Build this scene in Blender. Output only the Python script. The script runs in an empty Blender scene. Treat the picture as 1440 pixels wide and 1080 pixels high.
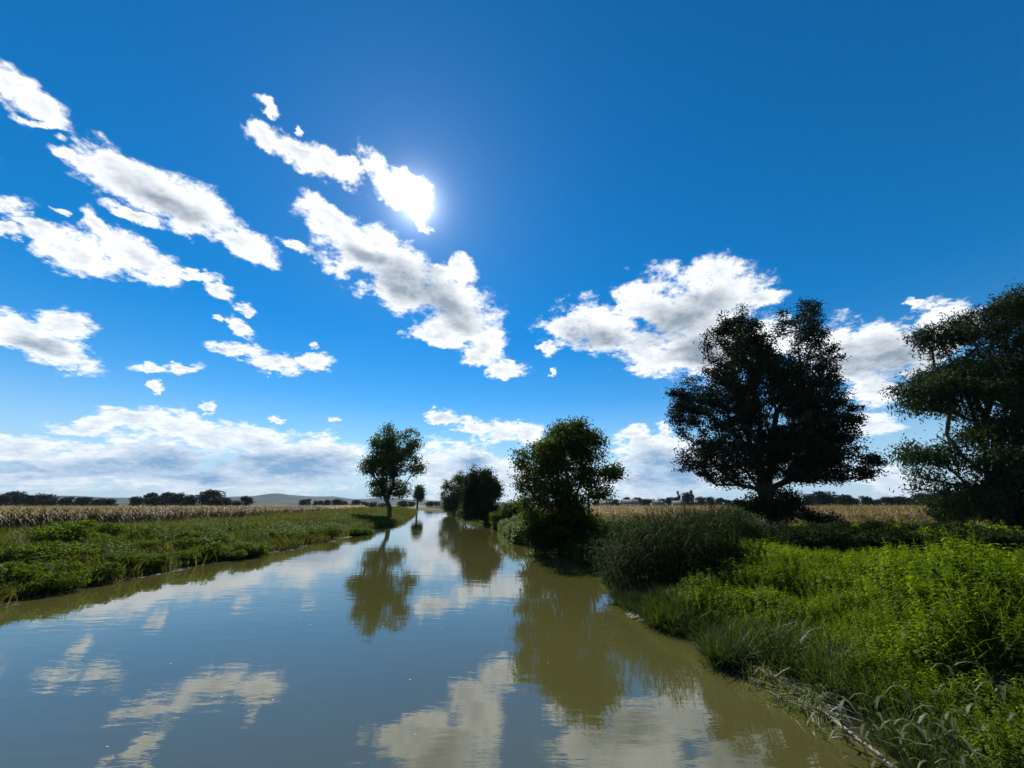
import bpy, math, random
import numpy as np
from mathutils import Vector, Matrix

random.seed(7)
RNG = np.random.default_rng(11)
scene = bpy.context.scene
COL = scene.collection

# ------------------------------------------------------------------ camera
F_PX, CX, CY, CAM_H = 541.0, 720.0, 540.0, 3.4
PITCH = math.atan(170.0 / F_PX)
cam_d = bpy.data.cameras.new('camera')
cam_d.sensor_width = 36.0
cam_d.lens = 36.0 * F_PX / 1440.0
cam_d.clip_start = 0.1
cam_d.clip_end = 40000.0
cam = bpy.data.objects.new('camera', cam_d)
cam.location = (0, 0, CAM_H)
cam.rotation_euler = (math.pi / 2 + PITCH, 0, 0)
COL.objects.link(cam)
scene.camera = cam


def ray(x, y):
    c = (x - CX, CY - y, F_PX)
    cp, sp = math.cos(PITCH), math.sin(PITCH)
    return np.array([c[0], c[2] * cp - c[1] * sp, c[2] * sp + c[1] * cp])


def at(x, y, z=0.0):
    r = ray(x, y)
    t = (z - CAM_H) / r[2]
    return r[0] * t, r[1] * t


def on_depth(x, y, Y):
    r = ray(x, y)
    t = Y / r[1]
    return np.array([r[0] * t, Y, CAM_H + r[2] * t])


# ------------------------------------------------------------------ world: sky, clouds, sun
SUN_AZ, SUN_EL = math.radians(-17.0), math.radians(41.4)      # azimuth from +Y towards +X
SUN = Vector((math.sin(SUN_AZ) * math.cos(SUN_EL), math.cos(SUN_AZ) * math.cos(SUN_EL), math.sin(SUN_EL)))

world = bpy.data.worlds.new('World')
scene.world = world
world.use_nodes = True
wt = world.node_tree
wt.nodes.clear()


class G:
    """small helper that writes shader node graphs"""
    def __init__(self, tree):
        self.t = tree

    def n(self, typ, ins=None, **props):
        nd = self.t.nodes.new(typ)
        for k, v in props.items():
            setattr(nd, k, v)
        for k, v in (ins or {}).items():
            s = nd.inputs[k]
            if hasattr(v, 'is_linked'):
                self.t.links.new(v, s)
            else:
                s.default_value = v
        return nd

    def math(self, op, a, b=0.0, c=0.0, clamp=False):
        return self.n('ShaderNodeMath', {0: a, 1: b, 2: c}, operation=op, use_clamp=clamp).outputs[0]

    def vec(self, op, a, b=(0, 0, 0)):
        nd = self.n('ShaderNodeVectorMath', {0: a, 1: b}, operation=op)
        return nd.outputs['Value'] if op in ('DOT_PRODUCT', 'LENGTH', 'DISTANCE') else nd.outputs[0]

    def vscale(self, a, s):
        return self.n('ShaderNodeVectorMath', {0: a, 'Scale': s}, operation='SCALE').outputs[0]

    def mix(self, f, a, b, blend='MIX'):
        return self.n('ShaderNodeMixRGB', {'Fac': f, 'Color1': a, 'Color2': b}, blend_type=blend).outputs[0]

    def smooth(self, v, lo, hi, a=0.0, b=1.0, kind='SMOOTHSTEP'):
        return self.n('ShaderNodeMapRange', {0: v, 1: lo, 2: hi, 3: a, 4: b}, interpolation_type=kind).outputs[0]

    def noise(self, v, scale, detail=4.0, rough=0.55, out='Fac'):
        return self.n('ShaderNodeTexNoise', {'Vector': v, 'Scale': scale, 'Detail': detail, 'Roughness': rough}).outputs[out]


g = G(wt)
D = g.n('ShaderNodeTexCoord').outputs['Generated']
dz = g.n('ShaderNodeSeparateXYZ', {0: D}).outputs[2]
sky = g.n('ShaderNodeTexSky', sky_type='NISHITA', sun_disc=False, sun_elevation=SUN_EL, sun_rotation=SUN_AZ,
          altitude=100.0, air_density=1.0, dust_density=0.0, ozone_density=2.2)
SKY_K = 0.118
base = g.n('ShaderNodeHueSaturation', {'Hue': 0.500, 'Saturation': 1.50, 'Value': SKY_K, 'Color': sky.outputs[0]}).outputs[0]

# cloud streaks: (x0, y0, x1, y1, half width), turned into directions on the sky sphere
CLOUDS = [
    (-20, 118, 50, 142, 24), (20, 148, 92, 172, 20), (30, 178, 90, 182, 7),
    (66, 203, 130, 228, 10), (110, 222, 220, 245, 26), (150, 235, 300, 295, 30), (230, 270, 330, 330, 27), (280, 318, 384, 368, 17),
    (8, 312, 80, 345, 13), (60, 340, 170, 388, 20), (118, 295, 160, 345, 13), (140, 335, 245, 380, 26), (160, 290, 235, 314, 8), (80, 305, 100, 312, 6),
    (180, 385, 250, 402, 14), (240, 380, 300, 392, 12), (280, 400, 326, 410, 10), (-20, 288, 42, 298, 13), (-20, 330, 18, 332, 10),
    (-20, 458, 60, 462, 26), (40, 445, 128, 462, 24), (30, 480, 125, 510, 20), (-20, 480, 60, 485, 12),
    (322, 448, 354, 468, 10), (336, 430, 362, 434, 7), (186, 510, 235, 516, 9), (225, 518, 286, 514, 9), (302, 484, 380, 500, 11), (360, 506, 420, 515, 13), (420, 504, 474, 507, 9),
    (216, 538, 234, 548, 6), (394, 350, 430, 346, 8), (376, 144, 398, 158, 8), (-10, 225, 5, 225, 10), (300, 444, 312, 448, 5), (415, 170, 430, 186, 3), (425, 484, 445, 488, 5),
    (344, 184, 400, 196, 17), (385, 190, 460, 226, 16), (440, 215, 510, 246, 16), (503, 216, 535, 245, 18), (480, 228, 510, 240, 12), (520, 252, 570, 275, 17), (555, 262, 606, 278, 19), (580, 300, 604, 322, 9),
    (440, 288, 490, 310, 14), (445, 305, 520, 350, 26), (450, 340, 540, 378, 28), (500, 325, 560, 350, 24), (520, 350, 600, 395, 36), (510, 395, 620, 420, 26), (580, 400, 680, 450, 34), (610, 440, 690, 475, 26),
    (600, 375, 640, 385, 14), (640, 360, 664, 385, 14), (655, 478, 705, 495, 16), (640, 490, 700, 510, 9), (670, 510, 748, 522, 10), (575, 460, 650, 474, 12), (690, 468, 706, 480, 10),
    (750, 467, 840, 460, 17), (800, 448, 900, 480, 28), (870, 430, 950, 425, 26), (860, 480, 960, 515, 24), (900, 440, 1030, 430, 46), (985, 375, 1030, 392, 22),
    (960, 400, 1080, 410, 30), (1050, 425, 1100, 412, 14), (930, 490, 1050, 480, 44), (1060, 470, 1130, 480, 24), (866, 424, 890, 430, 10),
    (1150, 500, 1230, 500, 46), (1190, 470, 1290, 480, 24), (1220, 515, 1330, 470, 38), (1280, 460, 1390, 440, 28), (1276, 427, 1292, 430, 7), (1304, 433, 1322, 433, 7), (1190, 545, 1260, 550, 24),
    (1180, 590, 1262, 600, 15), (1200, 660, 1300, 690, 22), (1240, 690, 1330, 690, 14),
    (76, 605, 170, 598, 12), (145, 585, 230, 596, 14), (190, 590, 300, 606, 22), (240, 600, 350, 622, 20), (300, 612, 420, 630, 18), (400, 626, 520, 645, 18),
    (-30, 632, 80, 636, 18), (60, 638, 190, 636, 17), (100, 645, 300, 645, 34), (280, 645, 520, 655, 36), (-30, 665, 160, 668, 22), (130, 675, 420, 675, 16),
    (596, 582, 650, 592, 8), (640, 596, 690, 606, 10), (670, 600, 735, 614, 12), (720, 610, 765, 612, 14), (596, 635, 640, 690, 28), (625, 635, 705, 662, 18), (690, 655, 740, 690, 20),
    (866, 612, 945, 622, 12), (870, 640, 990, 640, 28), (830, 668, 960, 685, 18), (920, 655, 1000, 680, 22), (888, 603, 912, 605, 6), (920, 602, 942, 604, 6), (975, 640, 1010, 660, 16),
    (280, 576, 308, 579, 5), (385, 589, 405, 593, 4), (462, 588, 478, 590, 4), (762, 486, 776, 492, 7), (772, 519, 782, 522, 5),
]
CORES = [
    (190, 258, 290, 312, 13), (480, 350, 550, 372, 9), (530, 382, 650, 432, 24), (600, 418, 668, 452, 17),
    (790, 462, 880, 486, 12), (900, 470, 1000, 440, 20), (960, 420, 1050, 436, 12), (1180, 512, 1310, 500, 28),
    (60, 655, 220, 662, 14), (190, 645, 330, 668, 20), (300, 648, 520, 664, 20), (-30, 655, 60, 660, 9),
    (640, 652, 690, 662, 14), (890, 658, 985, 668, 24), (20, 478, 90, 490, 9), (940, 500, 1040, 490, 16),
]
# the same kind of sky goes on behind and beside the viewer
_rs = random.Random(3)
EXTRA = []
for _ in range(9):
    az = math.radians(_rs.uniform(75, 285)); el = math.radians(_rs.uniform(5, 42))
    EXTRA.append((az, el, math.radians(_rs.uniform(6, 14)), math.radians(_rs.uniform(2, 4.5))))


def seg_frame(x0, y0, x1, y1, hw):
    a = Vector(ray(x0, y0)).normalized(); b = Vector(ray(x1, y1)).normalized()
    c = (a + b).normalized()
    ax = (b - a); half = ax.length / 2; ax = (ax - c * ax.dot(c)).normalized()
    bx = c.cross(ax).normalized()
    m = Vector(ray((x0 + x1) / 2, (y0 + y1) / 2))
    px = 1.0 / m.length * math.sqrt(F_PX / m.length)
    return c, ax, bx, half * 1.06 + hw * px * 0.6, hw * px * 1.46


frames = [seg_frame(*s) for s in CLOUDS]
for az, el, ra, rb in EXTRA:
    c = Vector((math.sin(az) * math.cos(el), math.cos(az) * math.cos(el), math.sin(el)))
    ax = Vector((c.y, -c.x, -0.3)); ax = (ax - c * ax.dot(c)).normalized()
    frames.append((c, ax, c.cross(ax), ra, rb))

# noise on a layer-like parameter: detail gets finer towards the horizon
den = g.math('ADD', g.math('MAXIMUM', dz, 0.0), 0.30)
P = g.vscale(D, g.math('DIVIDE', 1.0, den))
w1 = g.vec('SUBTRACT', g.noise(P, 5.0, 4.0, 0.6, 'Color'), (0.5, 0.5, 0.5))
w2 = g.vec('SUBTRACT', g.noise(P, 30.0, 3.0, 0.62, 'Color'), (0.5, 0.5, 0.5))
warp = g.vscale(g.vec('ADD', g.vscale(w1, 0.11), g.vscale(w2, 0.045)), den)
DW = g.vec('ADD', D, warp)
DS = g.vec('ADD', D, g.vscale(w1, 0.05))


def field(vec, frs, k):
    acc = None
    for i, (c, ax, bx, ra, rb) in enumerate(frs):
        if i and i % 6 == 0:      # a nominal dependency keeps the node stack of the shader short
            vec = g.n('ShaderNodeVectorMath', {0: acc, 1: (1e-7, 1e-7, 1e-7), 2: vec}, operation='MULTIPLY_ADD').outputs[0]
        u = g.vec('DOT_PRODUCT', vec, tuple(ax / ra)); v = g.vec('DOT_PRODUCT', vec, tuple(bx / rb))
        ln = g.math('MULTIPLY_ADD', v, v, g.math('MULTIPLY', u, u))
        acc = ln if acc is None else g.math('SMOOTH_MIN', acc, ln, k)
    acc = g.math('SQRT', g.math('MAXIMUM', acc, 0.0))
    return g.math('SUBTRACT', 1.0, acc)


fb = g.noise(P, 10.0, 8.0, 0.70)
FLD = g.math('ADD', field(DW, frames, 0.25), g.math('MULTIPLY', g.math('SUBTRACT', fb, 0.55), 2.4))
alpha = g.smooth(FLD, -0.14, 0.40)
CORE = field(DS, [seg_frame(*s) for s in CORES], 0.4)
core = g.smooth(CORE, -0.45, 0.75)
# relief: the same billow noise read a little further towards the sun
offs = g.vec('ADD', P, tuple(SUN * 0.035))
fb2 = g.noise(offs, 10.0, 8.0, 0.70)
relief = g.math('MULTIPLY', g.math('SUBTRACT', fb, fb2), 1.6)
thick = g.smooth(FLD, 0.12, 1.15)
shade = g.math('ADD', g.math('MULTIPLY', core, 0.66), g.math('MULTIPLY', thick, 0.52))
shade = g.math('SUBTRACT', shade, relief, clamp=True)
low = g.smooth(dz, 0.03, 0.30)
grey = g.mix(low, (0.20, 0.39, 0.66, 1), (0.31, 0.37, 0.44, 1))
lit = g.mix(low, (0.98, 1.03, 1.08, 1), (1.16, 1.19, 1.22, 1))
ccol = g.mix(shade, lit, grey)
# pale air low over the horizon
hz_f = g.math('MULTIPLY', g.smooth(dz, 0.0, 0.26, 1.0, 0.0), g.smooth(g.noise(P, 2.2, 2.0), 0.25, 0.7, 0.6, 0.9))
base = g.mix(hz_f, base, (0.42, 0.64, 0.88, 1))
skyc = g.mix(g.math('MULTIPLY', alpha, 0.97), base, ccol)
# the sun and the bright air around it
ang = g.math('ARCCOSINE', g.math('MINIMUM', g.vec('DOT_PRODUCT', D, tuple(SUN)), 0.999999))
halo = g.math('MULTIPLY', g.math('POWER', 2.718, g.math('MULTIPLY', ang, -8.0)), 0.20)
inner = g.math('MULTIPLY', g.math('POWER', 2.718, g.math('MULTIPLY', ang, -46.0)), 3.6)
disc = g.smooth(ang, 0.012, 0.030, 6.0, 0.0)
glow = g.math('ADD', g.math('ADD', halo, inner), disc)
skyc = g.mix(1.0, skyc, g.mix(1.0, (0.93, 0.97, 1.0, 1), g.n('ShaderNodeCombineXYZ', {0: glow, 1: glow, 2: glow}).outputs[0], 'MULTIPLY'), 'ADD')
bg = g.n('ShaderNodeBackground', {'Color': skyc, 'Strength': 0.76})
wo = g.n('ShaderNodeOutputWorld', {'Surface': bg.outputs[0]})
world.cycles.sampling_method = 'MANUAL'
world.cycles.sample_map_resolution = 512

sun_d = bpy.data.lights.new('sun', 'SUN')
sun_d.energy = 5.0
sun_d.angle = math.radians(0.6)
sun_d.color = (1.0, 0.94, 0.84)
sun = bpy.data.objects.new('sun', sun_d)
sun.rotation_euler = (-SUN).to_track_quat('-Z', 'Y').to_euler()
sun.location = (0, 0, 60)
COL.objects.link(sun)

scene.view_settings.view_transform = 'Standard'
scene.view_settings.look = 'None'
scene.view_settings.exposure = 0.42
scene.view_settings.gamma = 1.0
scene.view_settings.use_curve_mapping = False
scene.render.engine = 'CYCLES'
scene.cycles.max_bounces = 6
scene.cycles.diffuse_bounces = 3
scene.cycles.glossy_bounces = 3
scene.cycles.transmission_bounces = 4
scene.cycles.volume_bounces = 0
scene.cycles.caustics_reflective = False
scene.cycles.caustics_refractive = False
scene.cycles.sample_clamp_indirect = 4.0
scene.cycles.use_denoising = True


# ------------------------------------------------------------------ helpers
def np_mesh(name, V, Q, smooth=False):
    """mesh from an (n,3) vertex array and an (m,k) face array (or a list of such arrays)"""
    if not isinstance(Q, (list, tuple)):
        Q = [Q]
    V = np.asarray(V, np.float32)
    me = bpy.data.meshes.new(name)
    me.vertices.add(len(V)); me.vertices.foreach_set('co', V.ravel())
    loops = np.concatenate([np.asarray(q, np.int32).ravel() for q in Q])
    tot = np.concatenate([np.full(len(q), q.shape[1], np.int32) for q in Q])
    start = np.concatenate([[0], np.cumsum(tot)[:-1]]).astype(np.int32)
    me.loops.add(len(loops)); me.loops.foreach_set('vertex_index', loops)
    me.polygons.add(len(tot)); me.polygons.foreach_set('loop_start', start)
    if smooth:
        me.polygons.foreach_set('use_smooth', np.ones(len(tot), bool))
    me.update(calc_edges=True)
    return me


def link(name, me, mat=None, parent=None, loc=(0, 0, 0)):
    o = bpy.data.objects.new(name, me)
    COL.objects.link(o)
    o.location = loc
    if parent is not None:
        o.parent = parent
    if mat is not None and len(me.materials) == 0:
        me.materials.append(mat)
    return o


def tag(o, label, cat=None, group=None, kind=None):
    o['label'] = label
    if cat:
        o['category'] = cat
    if group:
        o['group'] = group
    if kind:
        o['kind'] = kind
    return o


def thing(name, label, cat, loc, group=None, rz=0.0, s=1.0):
    o = bpy.data.objects.new(name, None)
    COL.objects.link(o)
    o.empty_display_size = 0.3
    o.location = loc
    o.rotation_euler = (0, 0, rz)
    o.scale = (s, s, s) if not isinstance(s, tuple) else s
    return tag(o, label, cat, group)


def vnoise(x, y, seed=0):
    """smooth lattice noise in 0..1"""
    x = np.asarray(x, float); y = np.asarray(y, float)
    xi = np.floor(x).astype(np.int64); yi = np.floor(y).astype(np.int64)
    xf = x - xi; yf = y - yi
    u = xf * xf * (3 - 2 * xf); v = yf * yf * (3 - 2 * yf)

    def h(a, b):
        n = (a * 374761393 + b * 668265263 + seed * 974634721) & 0x7fffffff
        n = ((n ^ (n >> 13)) * 1274126177) & 0x7fffffff
        return ((n ^ (n >> 16)) & 0xffff) / 65535.0
    return (h(xi, yi) * (1 - u) + h(xi + 1, yi) * u) * (1 - v) + (h(xi, yi + 1) * (1 - u) + h(xi + 1, yi + 1) * u) * v


def fbm(x, y, seed=0, oct=3):
    s = 0; a = 0.5; f = 1.0
    for i in range(oct):
        s = s + a * vnoise(np.asarray(x) * f, np.asarray(y) * f, seed + i); a *= 0.5; f *= 2.03
    return s / (1 - 0.5 ** oct)


def sstep(a, b, x):
    t = np.clip((x - a) / (b - a), 0, 1)
    return t * t * (3 - 2 * t)


def rots(yaw, tilt, tdir):
    """rotation matrices: yaw about z, then lean by tilt towards heading tdir"""
    n = len(yaw)
    cy, sy = np.cos(yaw), np.sin(yaw)
    Rz = np.zeros((n, 3, 3)); Rz[:, 0, 0] = cy; Rz[:, 0, 1] = -sy; Rz[:, 1, 0] = sy; Rz[:, 1, 1] = cy; Rz[:, 2, 2] = 1
    k = np.stack([-np.sin(tdir), np.cos(tdir), np.zeros(n)], 1)
    c, s = np.cos(tilt)[:, None, None], np.sin(tilt)[:, None, None]
    K = np.zeros((n, 3, 3))
    K[:, 0, 1] = -k[:, 2]; K[:, 0, 2] = k[:, 1]; K[:, 1, 0] = k[:, 2]; K[:, 1, 2] = -k[:, 0]; K[:, 2, 0] = -k[:, 1]; K[:, 2, 1] = k[:, 0]
    R = np.eye(3)[None] + s * K + (1 - c) * (K @ K)
    return R @ Rz


def scatter(temps, pos, scale, yaw=None, tilt=None, tdir=None, rng=RNG):
    """copies of quad templates at points, joined into one vertex and face array"""
    n = len(pos)
    yaw = rng.uniform(0, 6.283, n) if yaw is None else yaw
    tilt = np.zeros(n) if tilt is None else tilt
    tdir = rng.uniform(0, 6.283, n) if tdir is None else tdir
    R = rots(yaw, tilt, tdir)
    which = rng.integers(0, len(temps), n)
    Vs, Fs, off = [], [], 0
    scale = np.asarray(scale, float)
    if scale.ndim == 1:
        scale = np.repeat(scale[:, None], 3, 1)
    for k, (tv, tf) in enumerate(temps):
        idx = np.nonzero(which == k)[0]
        if len(idx) == 0:
            continue
        v = tv[None] * scale[idx][:, None, :]
        v = np.einsum('nij,nkj->nki', R[idx], v) + pos[idx][:, None, :]
        f = tf[None] + (np.arange(len(idx)) * len(tv))[:, None, None] + off
        Vs.append(v.reshape(-1, 3)); Fs.append(f.reshape(-1, tf.shape[1])); off += len(idx) * len(tv)
    return np.concatenate(Vs), np.concatenate(Fs)


def instancer(name, temps, mat, pos, scale, yaw=None, tilt=None, tdir=None, rng=RNG, parent=None):
    """one object that sets copies of small plant meshes on its points (for plants nobody could count)"""
    n = len(pos)
    yaw = rng.uniform(0, 6.283, n) if yaw is None else yaw
    tilt = np.zeros(n) if tilt is None else tilt
    tdir = rng.uniform(0, 6.283, n) if tdir is None else tdir
    R = rots(yaw, tilt, tdir)
    eul = np.stack([np.arctan2(R[:, 2, 1], R[:, 2, 2]), -np.arcsin(np.clip(R[:, 2, 0], -1, 1)), np.arctan2(R[:, 1, 0], R[:, 0, 0])], 1)
    scale = np.asarray(scale, float)
    if scale.ndim == 1:
        scale = np.repeat(scale[:, None], 3, 1)
    me = bpy.data.meshes.new(name)
    me.vertices.add(n); me.vertices.foreach_set('co', np.asarray(pos, np.float32).ravel())
    for an, arr in (('turn', eul), ('size', scale)):
        at_ = me.attributes.new(an, 'FLOAT_VECTOR', 'POINT'); at_.data.foreach_set('vector', arr.astype(np.float32).ravel())
    ai = me.attributes.new('pick', 'INT', 'POINT'); ai.data.foreach_set('value', rng.integers(0, len(temps), n).astype(np.int32))
    coll = bpy.data.collections.new(name + '_shapes')
    for k, (tv, tf) in enumerate(temps):
        tm = np_mesh(name + '_shape', tv, tf); tm.materials.append(mat)
        coll.objects.link(bpy.data.objects.new(name + '_shape', tm))
    ob = link(name, me, mat, parent)
    ng = bpy.data.node_groups.new(name, 'GeometryNodeTree')
    ng.interface.new_socket('Geometry', in_out='INPUT', socket_type='NodeSocketGeometry')
    ng.interface.new_socket('Geometry', in_out='OUTPUT', socket_type='NodeSocketGeometry')
    nd = ng.nodes; lk = ng.links
    gi = nd.new('NodeGroupInput'); go = nd.new('NodeGroupOutput')
    ci = nd.new('GeometryNodeCollectionInfo'); ci.inputs['Collection'].default_value = coll
    ci.inputs['Separate Children'].default_value = True; ci.inputs['Reset Children'].default_value = True
    ip = nd.new('GeometryNodeInstanceOnPoints'); ip.inputs['Pick Instance'].default_value = True

    def attr(nm, typ):
        a = nd.new('GeometryNodeInputNamedAttribute'); a.data_type = typ; a.inputs['Name'].default_value = nm
        return a.outputs['Attribute']
    e2r = nd.new('FunctionNodeEulerToRotation')
    lk.new(attr('turn', 'FLOAT_VECTOR'), e2r.inputs[0])
    lk.new(gi.outputs[0], ip.inputs['Points']); lk.new(ci.outputs[0], ip.inputs['Instance'])
    lk.new(attr('pick', 'INT'), ip.inputs['Instance Index']); lk.new(e2r.outputs[0], ip.inputs['Rotation'])
    lk.new(attr('size', 'FLOAT_VECTOR'), ip.inputs['Scale']); lk.new(ip.outputs[0], go.inputs[0])
    md = ob.modifiers.new('plants', 'NODES'); md.node_group = ng
    return ob


def join(parts):
    Vs, Fs, off = [], [], 0
    for v, f in parts:
        Vs.append(v); Fs.append(f + off); off += len(v)
    return np.concatenate(Vs), np.concatenate(Fs)


def strip(path, widths, side):
    """ribbon of quads along a path; side = sideways unit vector"""
    path = np.asarray(path, float); w = np.asarray(widths, float)[:, None] * 0.5
    side = np.asarray(side, float)
    V = np.concatenate([path - side * w, path + side * w])
    n = len(path)
    Fq = np.array([[i, i + 1, n + i + 1, n + i] for i in range(n - 1)])
    return V, Fq


def blade(L, w, bend, yaw, segs=3, lean=0.15, droop=0.0):
    """a grass-like leaf from the origin"""
    t = np.linspace(0, 1, segs + 1)
    out = lean * t + bend * t ** 2
    up = t * np.sqrt(np.maximum(0.05, 1 - (lean + bend * 0.6) ** 2)) - droop * t ** 3
    d = np.array([math.cos(yaw), math.sin(yaw), 0])
    path = L * (out[:, None] * d + up[:, None] * np.array([0, 0, 1.0]))
    ww = w * np.array([0.7, 1.0, 0.75, 0.06] if segs == 3 else np.interp(t, [0, .3, .7, 1], [.7, 1, .75, .06]))
    return strip(path, ww, (-d[1], d[0], 0))


def tube(path, radii, sides=6):
    """tapered tube along a path"""
    path = np.asarray(path, float); n = len(path)
    T = np.gradient(path, axis=0); T /= np.linalg.norm(T, axis=1)[:, None] + 1e-9
    ref = np.array([0.31, 0.17, 0.93]) if abs(T[0, 2]) < 0.8 else np.array([0.95, 0.3, 0.05])
    U = np.cross(T, ref); U /= np.linalg.norm(U, axis=1)[:, None] + 1e-9
    W = np.cross(T, U)
    a = np.arange(sides) * 2 * math.pi / sides
    V = path[:, None, :] + np.asarray(radii)[:, None, None] * (np.cos(a)[None, :, None] * U[:, None] + np.sin(a)[None, :, None] * W[:, None])
    Fq = []
    for i in range(n - 1):
        for k in range(sides):
            k2 = (k + 1) % sides
            Fq.append((i * sides + k, i * sides + k2, (i + 1) * sides + k2, (i + 1) * sides + k))
    return V.reshape(-1, 3), np.array(Fq)


def leaf_cards(pos, length, width, rng, up=0.25, hang=0.0):
    """one folded rhombic leaf at each point with a random attitude"""
    n = len(pos)
    d = rng.normal(size=(n, 3)); d[:, 2] -= hang * 2.0
    d /= np.linalg.norm(d, axis=1)[:, None]
    nn = rng.normal(size=(n, 3)); nn[:, 2] += up * 2
    s = np.cross(d, nn); s /= np.linalg.norm(s, axis=1)[:, None] + 1e-9
    nrm = np.cross(s, d)
    L = (length * rng.uniform(0.65, 1.3, n))[:, None]; W = (width * rng.uniform(0.7, 1.25, n))[:, None] * 0.5
    a = pos; b = pos + d * L * 0.42 + s * W + nrm * L * 0.08; c = pos + d * L; e = pos + d * L * 0.42 - s * W + nrm * L * 0.08
    V = np.stack([a, b, c, e], 1).reshape(-1, 3)
    return V, np.arange(4 * n).reshape(n, 4)


# ------------------------------------------------------------------ materials
def new_mat(name):
    m = bpy.data.materials.new(name); m.use_nodes = True
    m.node_tree.nodes.clear()
    return m, G(m.node_tree)


def leaf_mat(name, c1, c2, c3, transl=0.35, rough=0.45, patch=0.25, tint=(1.25, 1.3, 0.5), spec=0.4):
    m, q = new_mat(name)
    geo = q.n('ShaderNodeNewGeometry')
    rnd = geo.outputs['Random Per Island']
    ramp = q.n('ShaderNodeValToRGB', {'Fac': rnd})
    e = ramp.color_ramp.elements
    e[0].color = (*c1, 1); e[1].color = (*c3, 1); e[1].position = 0.97
    mid = e.new(0.55); mid.color = (*c2, 1)
    pn = q.noise(geo.outputs['Position'], patch, 3.0)
    col = q.mix(q.smooth(pn, 0.35, 0.65), ramp.outputs[0], q.mix(1.0, ramp.outputs[0], (0.72, 0.8, 0.72, 1), 'MULTIPLY'))
    pb = q.n('ShaderNodeBsdfPrincipled', {'Base Color': col, 'Roughness': rough, 'Specular IOR Level': spec})
    tr = q.n('ShaderNodeBsdfTranslucent', {'Color': q.mix(1.0, col, (*tint, 1), 'MULTIPLY')})
    mx = q.n('ShaderNodeMixShader', {0: transl, 1: pb.outputs[0], 2: tr.outputs[0]})
    q.n('ShaderNodeOutputMaterial', {'Surface': mx.outputs[0]})
    return m


def solid_mat(name, c1, c2, scale=6.0, rough=0.85, bump=0.3, stretch=(1, 1, 1), spec=0.3):
    m, q = new_mat(name)
    co = q.n('ShaderNodeMapping', {'Vector': q.n('ShaderNodeTexCoord').outputs['Object'], 'Scale': stretch}).outputs[0]
    nz = q.noise(co, scale, 6.0, 0.6)
    col = q.mix(q.smooth(nz, 0.3, 0.7), (*c1, 1), (*c2, 1))
    bp = q.n('ShaderNodeBump', {'Strength': bump, 'Distance': 0.03, 'Height': nz})
    pb = q.n('ShaderNodeBsdfPrincipled', {'Base Color': col, 'Roughness': rough, 'Normal': bp.outputs[0], 'Specular IOR Level': spec})
    q.n('ShaderNodeOutputMaterial', {'Surface': pb.outputs[0]})
    return m


M = {}
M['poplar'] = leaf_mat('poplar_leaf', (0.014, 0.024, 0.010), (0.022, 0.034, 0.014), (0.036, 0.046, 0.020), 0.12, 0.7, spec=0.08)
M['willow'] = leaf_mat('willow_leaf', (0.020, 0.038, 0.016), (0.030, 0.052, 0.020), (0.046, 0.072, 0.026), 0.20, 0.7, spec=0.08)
M['locust'] = leaf_mat('locust_leaf', (0.024, 0.044, 0.008), (0.040, 0.066, 0.010), (0.070, 0.095, 0.014), 0.42, 0.6, spec=0.1, tint=(2.0, 1.9, 0.5))
M['birch'] = leaf_mat('pale_poplar_leaf', (0.028, 0.050, 0.014), (0.042, 0.070, 0.018), (0.070, 0.098, 0.028), 0.42, 0.6, spec=0.1, tint=(1.9, 1.8, 0.5))
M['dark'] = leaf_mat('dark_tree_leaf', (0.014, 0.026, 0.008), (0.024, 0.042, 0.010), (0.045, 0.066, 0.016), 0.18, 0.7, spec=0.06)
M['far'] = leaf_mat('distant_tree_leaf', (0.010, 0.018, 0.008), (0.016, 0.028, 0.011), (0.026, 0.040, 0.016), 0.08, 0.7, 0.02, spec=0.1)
M['bramble'] = leaf_mat('bramble_leaf', (0.030, 0.060, 0.006), (0.050, 0.092, 0.009), (0.090, 0.125, 0.014), 0.46, 0.6, 0.3, spec=0.08, tint=(2.1, 1.9, 0.5))
M['nettle'] = leaf_mat('nettle_leaf', (0.045, 0.088, 0.004), (0.074, 0.130, 0.005), (0.120, 0.165, 0.010), 0.56, 0.55, 0.35, spec=0.12, tint=(2.35, 2.1, 0.5))
M['grass'] = leaf_mat('grass_blade', (0.032, 0.044, 0.006), (0.052, 0.066, 0.009), (0.110, 0.108, 0.030), 0.45, 0.6, 0.12, spec=0.1, tint=(1.9, 1.8, 0.6))
M['lush'] = leaf_mat('lush_grass_blade', (0.052, 0.092, 0.006), (0.080, 0.128, 0.008), (0.120, 0.155, 0.020), 0.52, 0.6, 0.2, spec=0.12, tint=(2.1, 1.9, 0.5))
M['reed'] = leaf_mat('reed_leaf', (0.012, 0.024, 0.006), (0.020, 0.037, 0.008), (0.050, 0.064, 0.022), 0.26, 0.75, 0.5, spec=0.05)
M['shoregrass'] = leaf_mat('shore_grass_dark_blade', (0.026, 0.050, 0.008), (0.044, 0.076, 0.012), (0.090, 0.112, 0.030), 0.34, 0.5, 0.5, spec=0.2, tint=(1.6, 1.6, 0.5))
M['reedpale'] = leaf_mat('pale_reed_leaf', (0.050, 0.068, 0.024), (0.072, 0.092, 0.034), (0.120, 0.135, 0.060), 0.25, 0.55, 0.5, spec=0.2)
M['plume'] = leaf_mat('reed_plume', (0.032, 0.030, 0.024), (0.050, 0.046, 0.036), (0.080, 0.074, 0.058), 0.25, 0.9, 0.5, (1, 1, 1), spec=0.05)
M['corn'] = leaf_mat('dry_maize', (0.135, 0.086, 0.022), (0.215, 0.148, 0.042), (0.460, 0.365, 0.160), 0.34, 0.6, 0.10, (1.1, 1.0, 0.7))
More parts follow.
